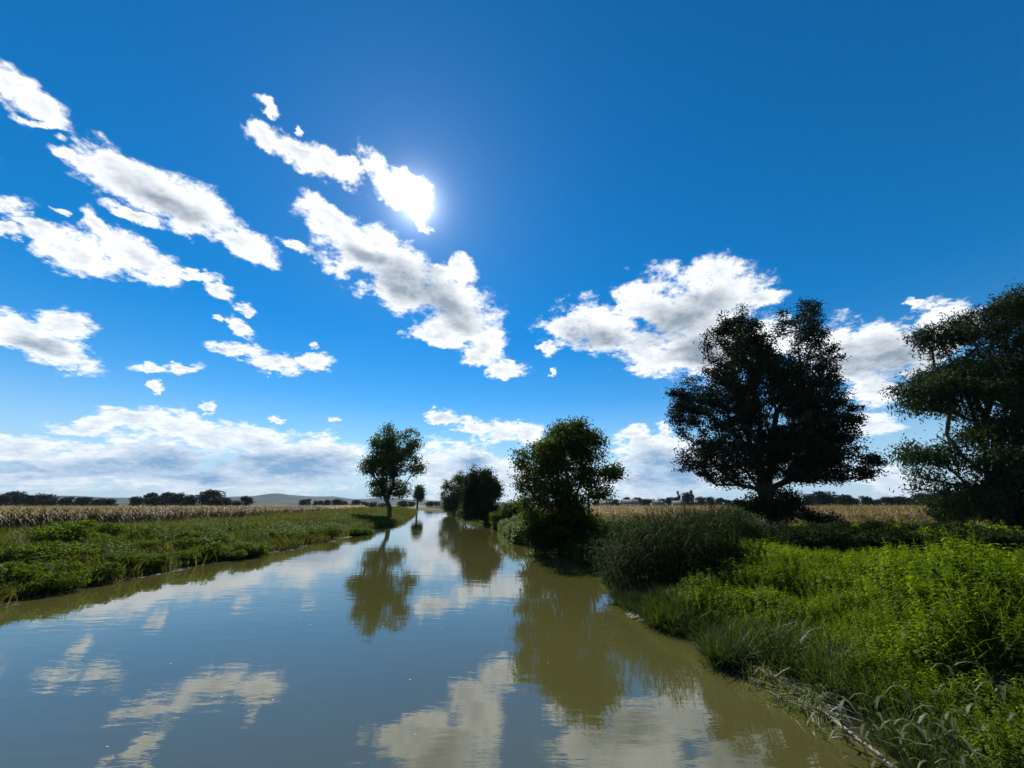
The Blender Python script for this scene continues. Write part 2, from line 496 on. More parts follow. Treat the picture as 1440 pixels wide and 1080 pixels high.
M['floatgrass'] = leaf_mat('shore_grass_blade', (0.110, 0.135, 0.020), (0.150, 0.170, 0.030), (0.210, 0.210, 0.060), 0.35, 0.45, 0.6)
M['deadstalk'] = leaf_mat('bleached_stalk', (0.20, 0.175, 0.12), (0.30, 0.27, 0.20), (0.45, 0.42, 0.34), 0.10, 0.6, 0.6, (1, 1, 1))
M['bark'] = solid_mat('bark', (0.035, 0.028, 0.020), (0.085, 0.072, 0.055), 5.0, 0.9, 0.6, (3, 3, 0.6))
M['log'] = solid_mat('weathered_wood', (0.16, 0.13, 0.095), (0.34, 0.29, 0.22), 7.0, 0.85, 0.6, (1, 5, 5))
M['plaster'] = solid_mat('plaster', (0.55, 0.52, 0.46), (0.66, 0.63, 0.57), 1.2, 0.9, 0.1)
M['tile'] = solid_mat('roof_tile', (0.13, 0.10, 0.085), (0.20, 0.155, 0.13), 2.0, 0.85, 0.2)
M['pane'] = solid_mat('window_glass', (0.03, 0.035, 0.04), (0.05, 0.06, 0.07), 1.0, 0.1, 0.0, spec=0.6)

# ground: soil and low green, mottled
m, q = new_mat('ground_soil'); M['ground'] = m
tc = q.n('ShaderNodeTexCoord').outputs['Object']
n1 = q.noise(tc, 0.06, 5.0); n2 = q.noise(tc, 1.7, 6.0, 0.65)
gcol = q.mix(q.smooth(n1, 0.35, 0.65), (0.045, 0.062, 0.016, 1), (0.075, 0.070, 0.028, 1))
gcol = q.mix(q.smooth(n2, 0.35, 0.7), gcol, (0.040, 0.036, 0.018, 1))
pos = q.n('ShaderNodeSeparateXYZ', {0: tc})
wet = q.smooth(pos.outputs[2], 0.03, 0.35)
gcol = q.mix(wet, (0.016, 0.015, 0.009, 1), gcol)
far = q.smooth(pos.outputs[1], 230, 420)
gcol = q.mix(far, gcol, q.mix(q.smooth(q.noise(tc, 0.004, 3.0), 0.4, 0.6), (0.16, 0.125, 0.06, 1), (0.075, 0.10, 0.03, 1)))
bp = q.n('ShaderNodeBump', {'Strength': 0.6, 'Distance': 0.06, 'Height': n2})
pb = q.n('ShaderNodeBsdfPrincipled', {'Base Color': gcol, 'Roughness': 0.95, 'Normal': bp.outputs[0], 'Specular IOR Level': 0.15})
q.n('ShaderNodeOutputMaterial', {'Surface': pb.outputs[0]})

# maize canopy seen from far off
m, q = new_mat('maize_canopy'); M['canopy'] = m
tc = q.n('ShaderNodeTexCoord').outputs['Object']
n1 = q.noise(tc, 3.2, 6.0, 0.7); n2 = q.noise(tc, 0.03, 3.0)
cc = q.mix(q.smooth(n1, 0.35, 0.65), (0.078, 0.050, 0.015, 1), (0.27, 0.195, 0.065, 1))
cc = q.mix(q.smooth(n2, 0.4, 0.65), cc, q.mix(1.0, cc, (0.85, 0.95, 0.7, 1), 'MULTIPLY'))
bp = q.n('ShaderNodeBump', {'Strength': 0.8, 'Distance': 0.2, 'Height': n1})
pb = q.n('ShaderNodeBsdfPrincipled', {'Base Color': cc, 'Roughness': 0.9, 'Normal': bp.outputs[0], 'Specular IOR Level': 0.1})
q.n('ShaderNodeOutputMaterial', {'Surface': pb.outputs[0]})

# turbid river water: silt-coloured body under a clear reflecting surface with faint ripples
m, q = new_mat('river_water'); M['water'] = m
tc = q.n('ShaderNodeTexCoord').outputs['Object']
silt = q.mix(q.smooth(q.noise(tc, 0.12, 4.0), 0.3, 0.7), (0.062, 0.061, 0.017, 1), (0.074, 0.071, 0.022, 1))
ra = q.noise(q.n('ShaderNodeMapping', {'Vector': tc, 'Rotation': (0, 0, 0.25), 'Scale': (0.55, 1.6, 1)}).outputs[0], 1.5, 4.0, 0.5)
rb = q.noise(q.n('ShaderNodeMapping', {'Vector': tc, 'Rotation': (0, 0, -0.1), 'Scale': (0.35, 1.0, 1)}).outputs[0], 0.5, 2.0, 0.5)
amp = q.smooth(q.noise(tc, 0.07, 3.0), 0.35, 0.7, 0.45, 1.15)
ht = q.math('MULTIPLY', q.math('ADD', q.math('MULTIPLY', ra, 0.0055), q.math('MULTIPLY', rb, 0.008)), amp)
bp = q.n('ShaderNodeBump', {'Strength': 1.0, 'Distance': 1.0, 'Height': ht})
pb = q.n('ShaderNodeBsdfPrincipled', {'Base Color': silt, 'Roughness': 0.02, 'IOR': 1.9, 'Specular IOR Level': 0.6, 'Normal': bp.outputs[0]})
q.n('ShaderNodeOutputMaterial', {'Surface': pb.outputs[0]})

# hills: woods and meadows
m, q = new_mat('hill_cover'); M['hill'] = m
tc = q.n('ShaderNodeTexCoord').outputs['Object']
nh = q.noise(tc, 0.0032, 5.0, 0.6)
hc = q.mix(q.smooth(nh, 0.42, 0.56), (0.014, 0.026, 0.020, 1), (0.045, 0.062, 0.036, 1))
pb = q.n('ShaderNodeBsdfPrincipled', {'Base Color': hc, 'Roughness': 0.95, 'Specular IOR Level': 0.05})
q.n('ShaderNodeOutputMaterial', {'Surface': pb.outputs[0]})

# ------------------------------------------------------------------ terrain and river
LEFT_PX = [(0, 851), (70, 836), (147, 820), (215, 806), (284, 793), (369, 780), (467, 760), (538, 742), (569, 733), (583, 722), (590, 717.5)]
RIGHT_PX = [(1271, 1080), (1138, 1011), (1067, 980), (1031, 953), (1000, 922), (964, 895), (905, 868), (875, 850), (862, 825), (850, 800), (800, 785), (773, 775), (728, 765), (690, 739), (652, 727), (630, 722), (617, 719.3), (606, 717.5)]
LP = np.array([at(*p) for p in LEFT_PX]); RP = np.array([at(*p) for p in RIGHT_PX])
LY = np.concatenate([[-9000, -40, 5], LP[:, 1], [520, 9000]]); LX = np.concatenate([[-10, -17.0, -18.0], LP[:, 0], [-190, -900]])
RY = np.concatenate([[-9000, -40, 2], RP[:, 1], [520, 9000]]); RX = np.concatenate([[14, 5.5, 5.3], RP[:, 0], [-160, -870]])
o_ = np.argsort(LY); LY, LX = LY[o_], LX[o_]
o_ = np.argsort(RY); RY, RX = RY[o_], RX[o_]


def XL(y):
    y = np.asarray(y, float)
    return np.interp(y, LY, LX) + 1.3 * (vnoise(y * 0.35, y * 0 + 3.3, 5) - 0.5) * sstep(400, 100, y) + 0.3 * (vnoise(y * 1.9, y * 0 + 7.3, 6) - 0.5) * sstep(120, 40, y)


def XR(y):
    y = np.asarray(y, float)
    return np.interp(y, RY, RX) + 0.95 * (vnoise(y * 0.7, y * 0 + 9.3, 8) - 0.5) * sstep(400, 100, y) + 0.40 * (vnoise(y * 2.3, y * 0 + 1.3, 9) - 0.5) * sstep(120, 40, y)


FIELD_Z = 1.1


def H(x, y):
    x = np.asarray(x, float); y = np.asarray(y, float)
    dl = XL(y) - x; dr = x - XR(y)
    lump = (fbm(x * 0.45, y * 0.45, 21) - 0.5)
    hl = 0.22 * sstep(0, 0.8, dl) + 0.88 * sstep(0.3, 9.0, dl) + lump * 1.15 * sstep(0.4, 2.5, dl) * sstep(16, 7, dl) + lump * 0.08 * sstep(6, 16, dl)
    shelf = 0.55 * sstep(14.5, 11.5, y)
    d2 = np.maximum(dr - shelf, 0)
    hr = 0.09 * sstep(0, 0.6, dr) + 0.24 * sstep(0, 0.8, d2) + 0.77 * sstep(0.2, 4.6, d2) + lump * 0.75 * sstep(0.6, 2.5, d2) * sstep(25, 8, d2)
    d_in = np.minimum(-dl, -dr)
    hin = -np.clip(d_in * 0.35, 0, 1.6) - 0.004
    return np.where(dl >= 0, hl, np.where(dr >= 0, hr, hin))


ys = np.concatenate([-np.geomspace(9000, 12, 30), np.arange(-10, 4, 1.0), np.arange(4, 55, 0.4), np.arange(55, 130, 1.0), np.arange(130, 420, 4.0), np.geomspace(430, 9500, 30)])
s_ = np.concatenate([np.arange(0, 3, 0.2), np.arange(3, 14, 0.4), np.arange(14, 34, 0.9), np.geomspace(35, 9500, 36)])
tin = np.linspace(0, 1, 12)[1:-1]
rows = []
for y in ys:
    l, r = float(XL(y)), float(XR(y))
    rows.append(np.concatenate([l - s_[::-1], l + (r - l) * tin, r + s_]))
GX = np.array(rows); GY = np.repeat(ys[:, None], GX.shape[1], 1)
GZ = H(GX, GY)
nr, nc = GX.shape
ii = np.arange(nr - 1)[:, None] * nc + np.arange(nc - 1)[None]
quads = np.stack([ii, ii + 1, ii + nc + 1, ii + nc], -1).reshape(-1, 4)
ground = link('ground', np_mesh('ground', np.stack([GX, GY, GZ], -1).reshape(-1, 3), quads, True), M['ground'])
tag(ground, 'flat valley ground with low grassy river banks', kind='structure')

wy = ys[(ys > -300) & (ys < 1200)]
WX = np.array([np.linspace(float(XL(y)) - 0.6, float(XR(y)) + 0.6, 10) for y in wy])
WY = np.repeat(wy[:, None], 10, 1)
ii = np.arange(len(wy) - 1)[:, None] * 10 + np.arange(9)[None]
quads = np.stack([ii, ii + 1, ii + 11, ii + 10], -1).reshape(-1, 4)
river = link('river', np_mesh('river', np.stack([WX, WY, WX * 0], -1).reshape(-1, 3), quads, True), M['water'])
tag(river, 'calm muddy olive river mirroring the clouds', kind='structure')

# far hills
def hill(az0, az1, dist, tops, seed, label):
    az = np.radians(np.linspace(az0, az1, 160)); t = np.linspace(0, 1, 160)
    top = np.interp(t, np.linspace(0, 1, len(tops)), tops) * (0.8 + 0.45 * fbm(t * 14, t * 0, seed, 4))
    prof = [(-0.26, 0.0), (-0.18, 0.22), (-0.10, 0.55), (-0.04, 0.85), (0.0, 1.0), (0.12, 0.7), (0.3, 0.0)]
    V = []
    for k, (dd, hh) in enumerate(prof):
        r = dist * (1 + dd)
        z = top * hh * (0.85 + 0.3 * vnoise(t * 25, t * 0 + k * 1.7, seed + 3)) - (2 if hh == 0 else 0)
        V.append(np.stack([np.sin(az) * r, np.cos(az) * r, z], 1))
    V = np.array(V); a, b = V.shape[:2]
    ii = np.arange(a - 1)[:, None] * b + np.arange(b - 1)[None]
    qd = np.stack([ii, ii + 1, ii + b + 1, ii + b], -1).reshape(-1, 4)
    return tag(link('hills', np_mesh('hills', V.reshape(-1, 3), qd, True), M['hill']), label, kind='structure')


hill(-62, 2, 5200, [40, 62, 72, 66, 76, 95, 112, 92, 80, 70, 60, 45, 25], 3, 'low blue wooded hills along the left horizon')
hill(-5, 62, 6600, [20, 30, 40, 35, 45, 30, 40, 35, 25, 20, 10], 9, 'faint low hills behind the right field')

# ------------------------------------------------------------------ trees
def lobes_world(lobes, Y, depth=0.85, jit=0.35, rng=RNG):
    out = []
    for (x, y, rx, ry) in lobes:
        c = on_depth(x, y, Y)
        sx = (on_depth(x + rx, y, Y)[0] - on_depth(x - rx, y, Y)[0]) / 2
        sz = (on_depth(x, y - ry, Y)[2] - on_depth(x, y + ry, Y)[2]) / 2
        c[1] += rng.uniform(-jit, jit) * sx
        out.append((c, np.array([sx, min(sx, sz * 1.4) * depth, sz])))
    return out


def on_land(x, y, need=0.12):
    """step away from the river until the ground is dry"""
    side = 1 if x > (float(XL(y)) + float(XR(y))) / 2 else -1
    for _ in range(200):
        if float(H(x, y)) >= need:
            break
        x += side * 0.2
    return x, y


def roughen(L, rng, k=5, size=0.38):
    out = [(c, r * 0.88) for c, r in L]
    for c, r in L:
        for _ in range(k):
            d = rng.normal(size=3); d[2] += 0.25; d /= np.linalg.norm(d)
            out.append((c + d * r * rng.uniform(0.72, 0.95), r * size * rng.uniform(0.6, 1.25)))
    return out


def sample_lobes(L, n, rng, shell=0.45):
    vol = np.array([np.prod(r) ** 0.8 for _, r in L]); vol /= vol.sum()
    k = rng.choice(len(L), n, p=vol)
    d = rng.normal(size=(n, 3)); d /= np.linalg.norm(d, axis=1)[:, None]
    rad = rng.uniform(0, 1, n) ** shell
    C = np.array([c for c, _ in L])[k]; R = np.array([r for _, r in L])[k]
    return C + d * rad[:, None] * R


def grow(base, L, n, trunk_r, rng, stems=1, spread=0.3, bf=0.35, lift=0.12, first=0.25):
    """branch skeleton reaching points spread through the crown; returns nodes, parents, tips"""
    pts = sample_lobes(L, n, rng)
    zmin = min(c[2] - r[2] for c, r in L); zmax = max(c[2] + r[2] for c, r in L)
    cx = np.average([c for c, r in L], axis=0, weights=[np.prod(r) for c, r in L])
    nodes, par, plen = [np.array(base, float)], [-1], [0.0]
    for s in range(stems):
        top = np.array([base[0] + (cx[0] - base[0]) * 0.8, base[1] + (cx[1] - base[1]) * 0.8, zmin + (zmax - zmin) * rng.uniform(0.45, 0.75)])
        if stems > 1:
            a = 6.283 * s / stems + rng.uniform(-.5, .5)
            top[0] += math.cos(a) * spread * (zmax - base[2]); top[1] += math.sin(a) * spread * (zmax - base[2]) * 0.6
        prev = 0; k = 9
        for i in range(1, k + 1):
            t = i / k
            p = nodes[0] * (1 - t) + top * t
            p = p + np.array([rng.normal() * 0.02, rng.normal() * 0.02, 0]) * (zmax - zmin)
            if stems > 1:
                p[:2] = nodes[0][:2] + (p[:2] - nodes[0][:2]) * t ** 0.5 * 0.9
            nodes.append(p); par.append(prev); plen.append(plen[prev] + np.linalg.norm(p - nodes[prev])); prev = len(nodes) - 1
    d0 = np.linalg.norm(pts - nodes[0], axis=1)
    minz = base[2] + first * (zmax - base[2])
    tips = []
    for i in np.argsort(d0):
        p = pts[i]
        N = np.array(nodes); PL = np.array(plen)
        dist = np.linalg.norm(N - p, axis=1)
        cost = dist + bf * PL + np.where(N[:, 2] > p[2] + 0.25 * dist, dist * 0.9, 0) + np.where(N[:, 2] < min(minz, p[2] - 0.01) - 0.3, 2.0, 0)
        j = int(np.argmin(cost))
        dd = dist[j]; m_ = max(1, int(dd / (0.05 * (zmax - base[2]) + 0.25)))
        prev = j
        for s in range(1, m_ + 1):
            t = s / m_
            pp = N[j] * (1 - t) + p * t
            pp = pp + np.array([rng.normal() * .03, rng.normal() * .03, lift * math.sin(math.pi * t) * (1 if dd > 1 else 0.3)]) * dd * (1 if s < m_ else 0)
            nodes.append(pp); par.append(prev); plen.append(plen[prev] + np.linalg.norm(pp - nodes[prev])); prev = len(nodes) - 1
        tips.append(prev)
    N = np.array(nodes); par = np.array(par)
    # pipe model radii
    e = 2.25
    acc = np.zeros(len(N))
    acc[tips] += 1.0
    for i in range(len(N) - 1, 0, -1):
        if acc[i] == 0:
            acc[i] = 0.6
        acc[par[i]] += acc[i]
    rad = (acc / acc[0]) ** (1 / e) * trunk_r
    return N, par, rad, np.array(tips)


def skeleton_mesh(N, par, rad, rmin=0.010):
    kids = {}
    for i in range(1, len(N)):
        kids.setdefault(par[i], []).append(i)
    parts = []
    starts = [(0, -1)]
    while starts:
        i, p = starts.pop()
        chain = ([p] if p >= 0 else []) + [i]
        cur = i
        while cur in kids:
            ks = sorted(kids[cur], key=lambda a: -rad[a])
            for o in ks[1:]:
                starts.append((o, cur))
            cur = ks[0]; chain.append(cur)
        pth = N[chain]; rr = np.maximum(rad[chain], rmin)
        if p >= 0:
            rr = rr.copy(); rr[0] = min(rr[0], rr[1] * 1.25)
        if len(chain) >= 2:
            sides = 8 if rr.max() > 0.15 else (5 if rr.max() > 0.04 else 3)
            parts.append(tube(pth, rr, sides))
    return join(parts)


def crown_leaves(N, par, tips, per, sigma, length, width, rng, hang=0.0, up=0.25, inner=0.5):
    reps = np.repeat(tips, per)
    # along the last twig and around it
    back = par[reps]; t = rng.uniform(0, 1, len(reps))[:, None] * 0.9
    P0 = N[reps] * (1 - t * inner) + N[back] * t * inner
    # each tip has a flattened, tilted spray instead of a ball
    off = rng.normal(size=(len(reps), 3)) * sigma
    fl = np.repeat(rng.uniform(0.35, 0.8, len(tips)), per)
    off[:, 2] *= fl
    if hang:
        off[:, 2] -= np.abs(rng.normal(size=len(reps))) * sigma * hang
    return leaf_cards(P0 + off, length, width, rng, up, hang)


def tree(name, label, cat, base_px, zb, lobes, n, per, sigma, ll, lw, mat, trunk_r, seed, stems=1, spread=0.2, hang=0.0, depth=0.85, first=0.2, bf=0.35, Y=None, skirt=True, group=None):
    rng = np.random.default_rng(seed)
    bx, by = on_land(*at(*base_px, zb))
    L = roughen(lobes_world(lobes, by if Y is None else Y, depth, 0.35, rng), rng)
    base = np.array([bx, by, float(H(bx, by)) - 0.15])
    N, par, rad, tips = grow(base, L, n, trunk_r, rng, stems, spread, bf, first=first)
    # flare at the foot
    root = thing(name, label, cat, tuple(base), group)
    tv, tf = skeleton_mesh(N, par, rad)
    low_ = tv[:, 2] < base[2] + trunk_r * 2.5
    k = 1 + 0.45 * np.clip(1 - (tv[low_, 2] - base[2]) / (trunk_r * 2.5), 0, 1)
    tv[low_, 0] = base[0] + (tv[low_, 0] - base[0]) * k; tv[low_, 1] = base[1] + (tv[low_, 1] - base[1]) * k
    link('trunk', np_mesh('trunk', tv - base, tf, True), M['bark'], root)
    cv, cf = crown_leaves(N, par, tips, per, sigma, ll, lw, rng, hang)
    link('crown', np_mesh('crown', cv - base, cf), M[mat], root)
    return root


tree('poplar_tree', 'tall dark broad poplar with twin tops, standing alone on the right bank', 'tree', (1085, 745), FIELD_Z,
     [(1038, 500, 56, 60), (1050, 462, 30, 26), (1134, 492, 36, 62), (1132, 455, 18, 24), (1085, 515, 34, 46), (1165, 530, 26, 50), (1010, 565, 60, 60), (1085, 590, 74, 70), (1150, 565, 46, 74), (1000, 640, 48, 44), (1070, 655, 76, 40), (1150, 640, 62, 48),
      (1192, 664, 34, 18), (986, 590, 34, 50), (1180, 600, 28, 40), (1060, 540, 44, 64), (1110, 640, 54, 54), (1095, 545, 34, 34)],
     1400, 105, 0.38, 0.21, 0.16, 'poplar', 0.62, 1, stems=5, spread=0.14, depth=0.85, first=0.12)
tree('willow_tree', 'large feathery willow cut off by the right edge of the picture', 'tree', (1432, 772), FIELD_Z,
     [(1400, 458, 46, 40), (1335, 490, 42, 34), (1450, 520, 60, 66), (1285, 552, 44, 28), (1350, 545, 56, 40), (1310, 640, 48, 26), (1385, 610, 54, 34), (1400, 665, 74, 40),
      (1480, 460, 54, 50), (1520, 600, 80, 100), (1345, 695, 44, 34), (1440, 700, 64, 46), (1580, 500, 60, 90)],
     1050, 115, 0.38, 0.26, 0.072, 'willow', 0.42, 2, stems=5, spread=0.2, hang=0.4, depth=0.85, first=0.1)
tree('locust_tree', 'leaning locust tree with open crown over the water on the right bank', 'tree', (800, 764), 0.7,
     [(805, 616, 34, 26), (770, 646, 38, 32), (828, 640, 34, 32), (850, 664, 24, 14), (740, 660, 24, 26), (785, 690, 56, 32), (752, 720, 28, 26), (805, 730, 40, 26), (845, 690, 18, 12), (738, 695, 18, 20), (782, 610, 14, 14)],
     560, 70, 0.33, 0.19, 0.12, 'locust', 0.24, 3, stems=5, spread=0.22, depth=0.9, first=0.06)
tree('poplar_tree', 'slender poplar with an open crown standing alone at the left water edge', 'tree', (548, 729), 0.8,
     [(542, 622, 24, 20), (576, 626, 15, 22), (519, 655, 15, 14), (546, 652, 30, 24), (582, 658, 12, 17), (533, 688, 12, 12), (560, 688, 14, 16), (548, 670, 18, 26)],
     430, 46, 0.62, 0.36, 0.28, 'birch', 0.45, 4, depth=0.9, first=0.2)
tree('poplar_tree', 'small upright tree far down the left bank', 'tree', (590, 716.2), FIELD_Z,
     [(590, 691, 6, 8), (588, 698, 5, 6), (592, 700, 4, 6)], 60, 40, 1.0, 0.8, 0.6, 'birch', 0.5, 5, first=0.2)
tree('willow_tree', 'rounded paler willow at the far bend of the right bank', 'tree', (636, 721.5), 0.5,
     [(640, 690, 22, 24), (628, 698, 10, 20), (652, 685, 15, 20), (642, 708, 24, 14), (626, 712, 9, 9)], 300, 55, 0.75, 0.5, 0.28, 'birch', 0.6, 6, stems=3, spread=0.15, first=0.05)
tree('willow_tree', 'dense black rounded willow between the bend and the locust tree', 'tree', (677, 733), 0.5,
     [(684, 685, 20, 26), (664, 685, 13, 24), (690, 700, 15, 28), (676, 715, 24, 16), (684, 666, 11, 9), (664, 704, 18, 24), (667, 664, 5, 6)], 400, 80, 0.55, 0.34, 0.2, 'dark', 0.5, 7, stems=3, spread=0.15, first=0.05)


def bush(name, label, cat, base_px, zb, lobes, n, per, sigma, ll, lw, mat, seed, group=None, hang=0.0):
    rng = np.random.default_rng(seed)
    bx, by = on_land(*at(*base_px, zb))
    L = roughen(lobes_world(lobes, by, 0.9, 0.3, rng), rng, 4)
    base = np.array([bx, by, float(H(bx, by)) - 0.05])
    N, par, rad, tips = grow(base, L, n, 0.08, rng, 5, 0.3, 0.4, first=0.0)
    root = thing(name, label, cat, tuple(base), group)
    tv, tf = skeleton_mesh(N, par, rad, 0.006)
    link('stems', np_mesh('stems', tv - base, tf, True), M['bark'], root)
    cv, cf = crown_leaves(N, par, tips, per, sigma, ll, lw, rng, hang)
    link('foliage', np_mesh('foliage', cv - base, cf), M[mat], root)
    return root


bush('bush', 'low rounded bush left of the locust tree, over the water', 'bush', (712, 739), 0.5, [(712, 722, 20, 16), (728, 716, 12, 12), (700, 728, 10, 9), (722, 732, 16, 8)], 130, 60, 0.34, 0.26, 0.17, 'birch', 21)
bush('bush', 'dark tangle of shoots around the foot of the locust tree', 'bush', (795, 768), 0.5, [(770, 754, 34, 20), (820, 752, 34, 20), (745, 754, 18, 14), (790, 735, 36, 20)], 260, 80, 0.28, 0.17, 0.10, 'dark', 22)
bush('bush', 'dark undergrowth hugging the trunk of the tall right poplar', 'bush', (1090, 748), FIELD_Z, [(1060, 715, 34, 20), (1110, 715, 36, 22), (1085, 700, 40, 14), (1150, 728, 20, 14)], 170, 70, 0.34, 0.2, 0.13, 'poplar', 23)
bush('bush', 'greyish bush between the reeds and the tall poplar', 'bush', (1030, 772), FIELD_Z, [(1020, 735, 32, 24), (1055, 742, 28, 22), (985, 738, 22, 18)], 150, 75, 0.22, 0.13, 0.05, 'reedpale', 24)
bush('bush', 'small leafy shrub at the right border of the grey bush', 'bush', (1085, 770), FIELD_Z, [(1085, 750, 24, 14), (1105, 756, 14, 10)], 80, 60, 0.18, 0.12, 0.07, 'willow', 25)
bush('bush', 'pale green shrub under the willow at the right edge', 'bush', (1345, 752), FIELD_Z, [(1345, 712, 30, 24), (1385, 700, 34, 30), (1325, 728, 14, 12), (1420, 715, 30, 26)], 200, 75, 0.25, 0.17, 0.08, 'birch', 26)

# low dark undergrowth between the tall poplar and the willow
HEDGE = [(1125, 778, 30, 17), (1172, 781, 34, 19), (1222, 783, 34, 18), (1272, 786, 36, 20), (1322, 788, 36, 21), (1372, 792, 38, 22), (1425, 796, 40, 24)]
HEDGE += [(1150, 764, 34, 15), (1215, 765, 38, 15), (1285, 767, 40, 16), (1350, 770, 40, 16)]  # back row, added so the shaded band behind the nettles reads darker
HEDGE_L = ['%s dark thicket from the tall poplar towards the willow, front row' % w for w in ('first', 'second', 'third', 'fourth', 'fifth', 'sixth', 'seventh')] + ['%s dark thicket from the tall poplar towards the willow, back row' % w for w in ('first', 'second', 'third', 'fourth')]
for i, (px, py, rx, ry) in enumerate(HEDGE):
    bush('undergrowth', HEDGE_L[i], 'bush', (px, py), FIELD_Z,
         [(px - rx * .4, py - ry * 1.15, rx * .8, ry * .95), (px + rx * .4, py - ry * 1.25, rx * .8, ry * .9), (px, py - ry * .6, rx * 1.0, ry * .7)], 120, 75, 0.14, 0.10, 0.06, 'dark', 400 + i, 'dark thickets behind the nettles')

# ------------------------------------------------------------------ distant trees and houses
ORD = ['first', 'second', 'third', 'fourth', 'fifth', 'sixth', 'seventh', 'eighth', 'ninth', 'tenth', 'eleventh', 'twelfth', 'thirteenth', 'fourteenth', 'fifteenth', 'sixteenth', 'seventeenth', 'eighteenth', 'nineteenth', 'twentieth']
rngF = np.random.default_rng(77)
FAR_CROWN, FAR_TRUNK = [], []
for k in range(6):
    tall = k == 5
    L = []
    for _ in range(9 if tall else 14):
        if tall:
            L.append((np.array([rngF.normal() * 0.05, rngF.normal() * 0.05, rngF.uniform(0.2, 0.9)]), np.array([0.09, 0.09, 0.14])))
        else:
            a = rngF.uniform(0, 6.28); r = rngF.uniform(0, 0.28)
            zz = rngF.uniform(0.06, 0.8); L.append((np.array([math.cos(a) * r * (1.25 - zz * .7), math.sin(a) * r * (1.25 - zz * .7), zz]), np.array([0.22, 0.22, 0.18]) * rngF.uniform(0.7, 1.2)))
    p = sample_lobes(L, 2200 if not tall else 900, rngF, 0.4); p = p[p[:, 2] > -0.01]
    v, f = leaf_cards(p, 0.075, 0.06, rngF)
    FAR_CROWN.append(np_mesh('crown', v, f))
    tv, tf = tube([(0, 0, -0.03), (0.01, 0, 0.25), (0, 0.01, 0.55)], [0.035, 0.028, 0.01], 6)
    FAR_TRUNK.append(np_mesh('trunk', tv, tf, True))


def far_tree(px, top, dist, wpx, label, group, kind=None, mat='far', cat='tree'):
    X, Y = on_depth(px, 709, dist)[:2]
    hgt = on_depth(px, top, dist)[2] - FIELD_Z
    wid = on_depth(px + wpx / 2, 709, dist)[0] - on_depth(px - wpx / 2, 709, dist)[0]
    k = kind if kind is not None else int(rngF.integers(0, 5))
    z = float(H(X, Y)) - 0.1
    w_ = wid / (0.62 if k < 5 else 0.3); hgt *= 1.3
    root = thing('broadleaf_tree' if k < 5 else 'columnar_poplar', label, cat, (X, Y, z), group, float(rngF.uniform(0, 6.28)), (w_, w_, hgt))
    link('trunk', FAR_TRUNK[k], M['bark'], root)
    link('crown', FAR_CROWN[k], M[mat], root)
    return root


def far_row(items, dist, where, group, mat='far'):
    for i, (px, top, w_) in enumerate(items):
        far_tree(px, top, dist * (1 + 0.06 * math.sin(i * 2.3)), w_, f'{ORD[i]} tree from the left in {where}', group, mat=mat)


far_row([(4, 697, 16), (22, 694, 24), (40, 699, 16), (56, 697, 26), (72, 703, 16), (92, 701, 16), (116, 701, 24), (138, 703, 18), (154, 703, 16)], 300, 'the far left horizon grove', 'trees of the left horizon grove')
far_row([(192, 700, 14), (208, 696, 18), (216, 700, 18), (232, 695, 20), (250, 696, 20), (266, 698, 18), (290, 692, 28), (303, 700, 20), (318, 702, 16), (346, 700, 16), (332, 705, 16)], 300, 'the second horizon grove, rounded at its end', 'trees of the second horizon grove')
far_row([(425, 704, 12), (432, 703, 10), (444, 705, 8), (450, 705, 8), (460, 704, 10), (472, 703, 14), (482, 705, 12), (500, 704, 14), (512, 706, 10), (524, 704, 16), (538, 705, 16), (566, 705, 16), (578, 706, 12), (604, 706, 12), (614, 706, 12)], 480, 'the thin line behind the slender poplar', 'trees of the middle horizon line')
far_row([(842, 704, 14), (856, 703, 14), (866, 703, 12), (882, 701, 10), (896, 701, 14), (908, 703, 14), (918, 703, 12), (930, 703, 12), (942, 701, 12), (951, 701, 12), (968, 695, 14), (986, 700, 16), (1000, 700, 14), (1012, 702, 14), (1024, 704, 16), (1036, 704, 16)], 420, 'the horizon line with houses', 'trees of the village line')
far_tree(956, 696, 416, 4, 'left of two narrow columnar poplars on the right horizon', 'columnar poplars', 5)
far_tree(974.5, 695, 416, 5, 'right of two narrow columnar poplars on the right horizon', 'columnar poplars', 5)
far_row([(1120, 700, 20), (1142, 697, 24), (1158, 694, 26), (1186, 698, 26), (1202, 703, 14), (1219, 700, 16), (1234, 704, 16), (1250, 701, 16), (1272, 700, 24), (1262, 704, 14), (1298, 697, 24), (1316, 698, 24), (1336, 692, 26), (1362, 698, 26), (1390, 696, 30), (1420, 698, 30)], 260, 'the row between poplar and willow', 'trees of the right horizon row')


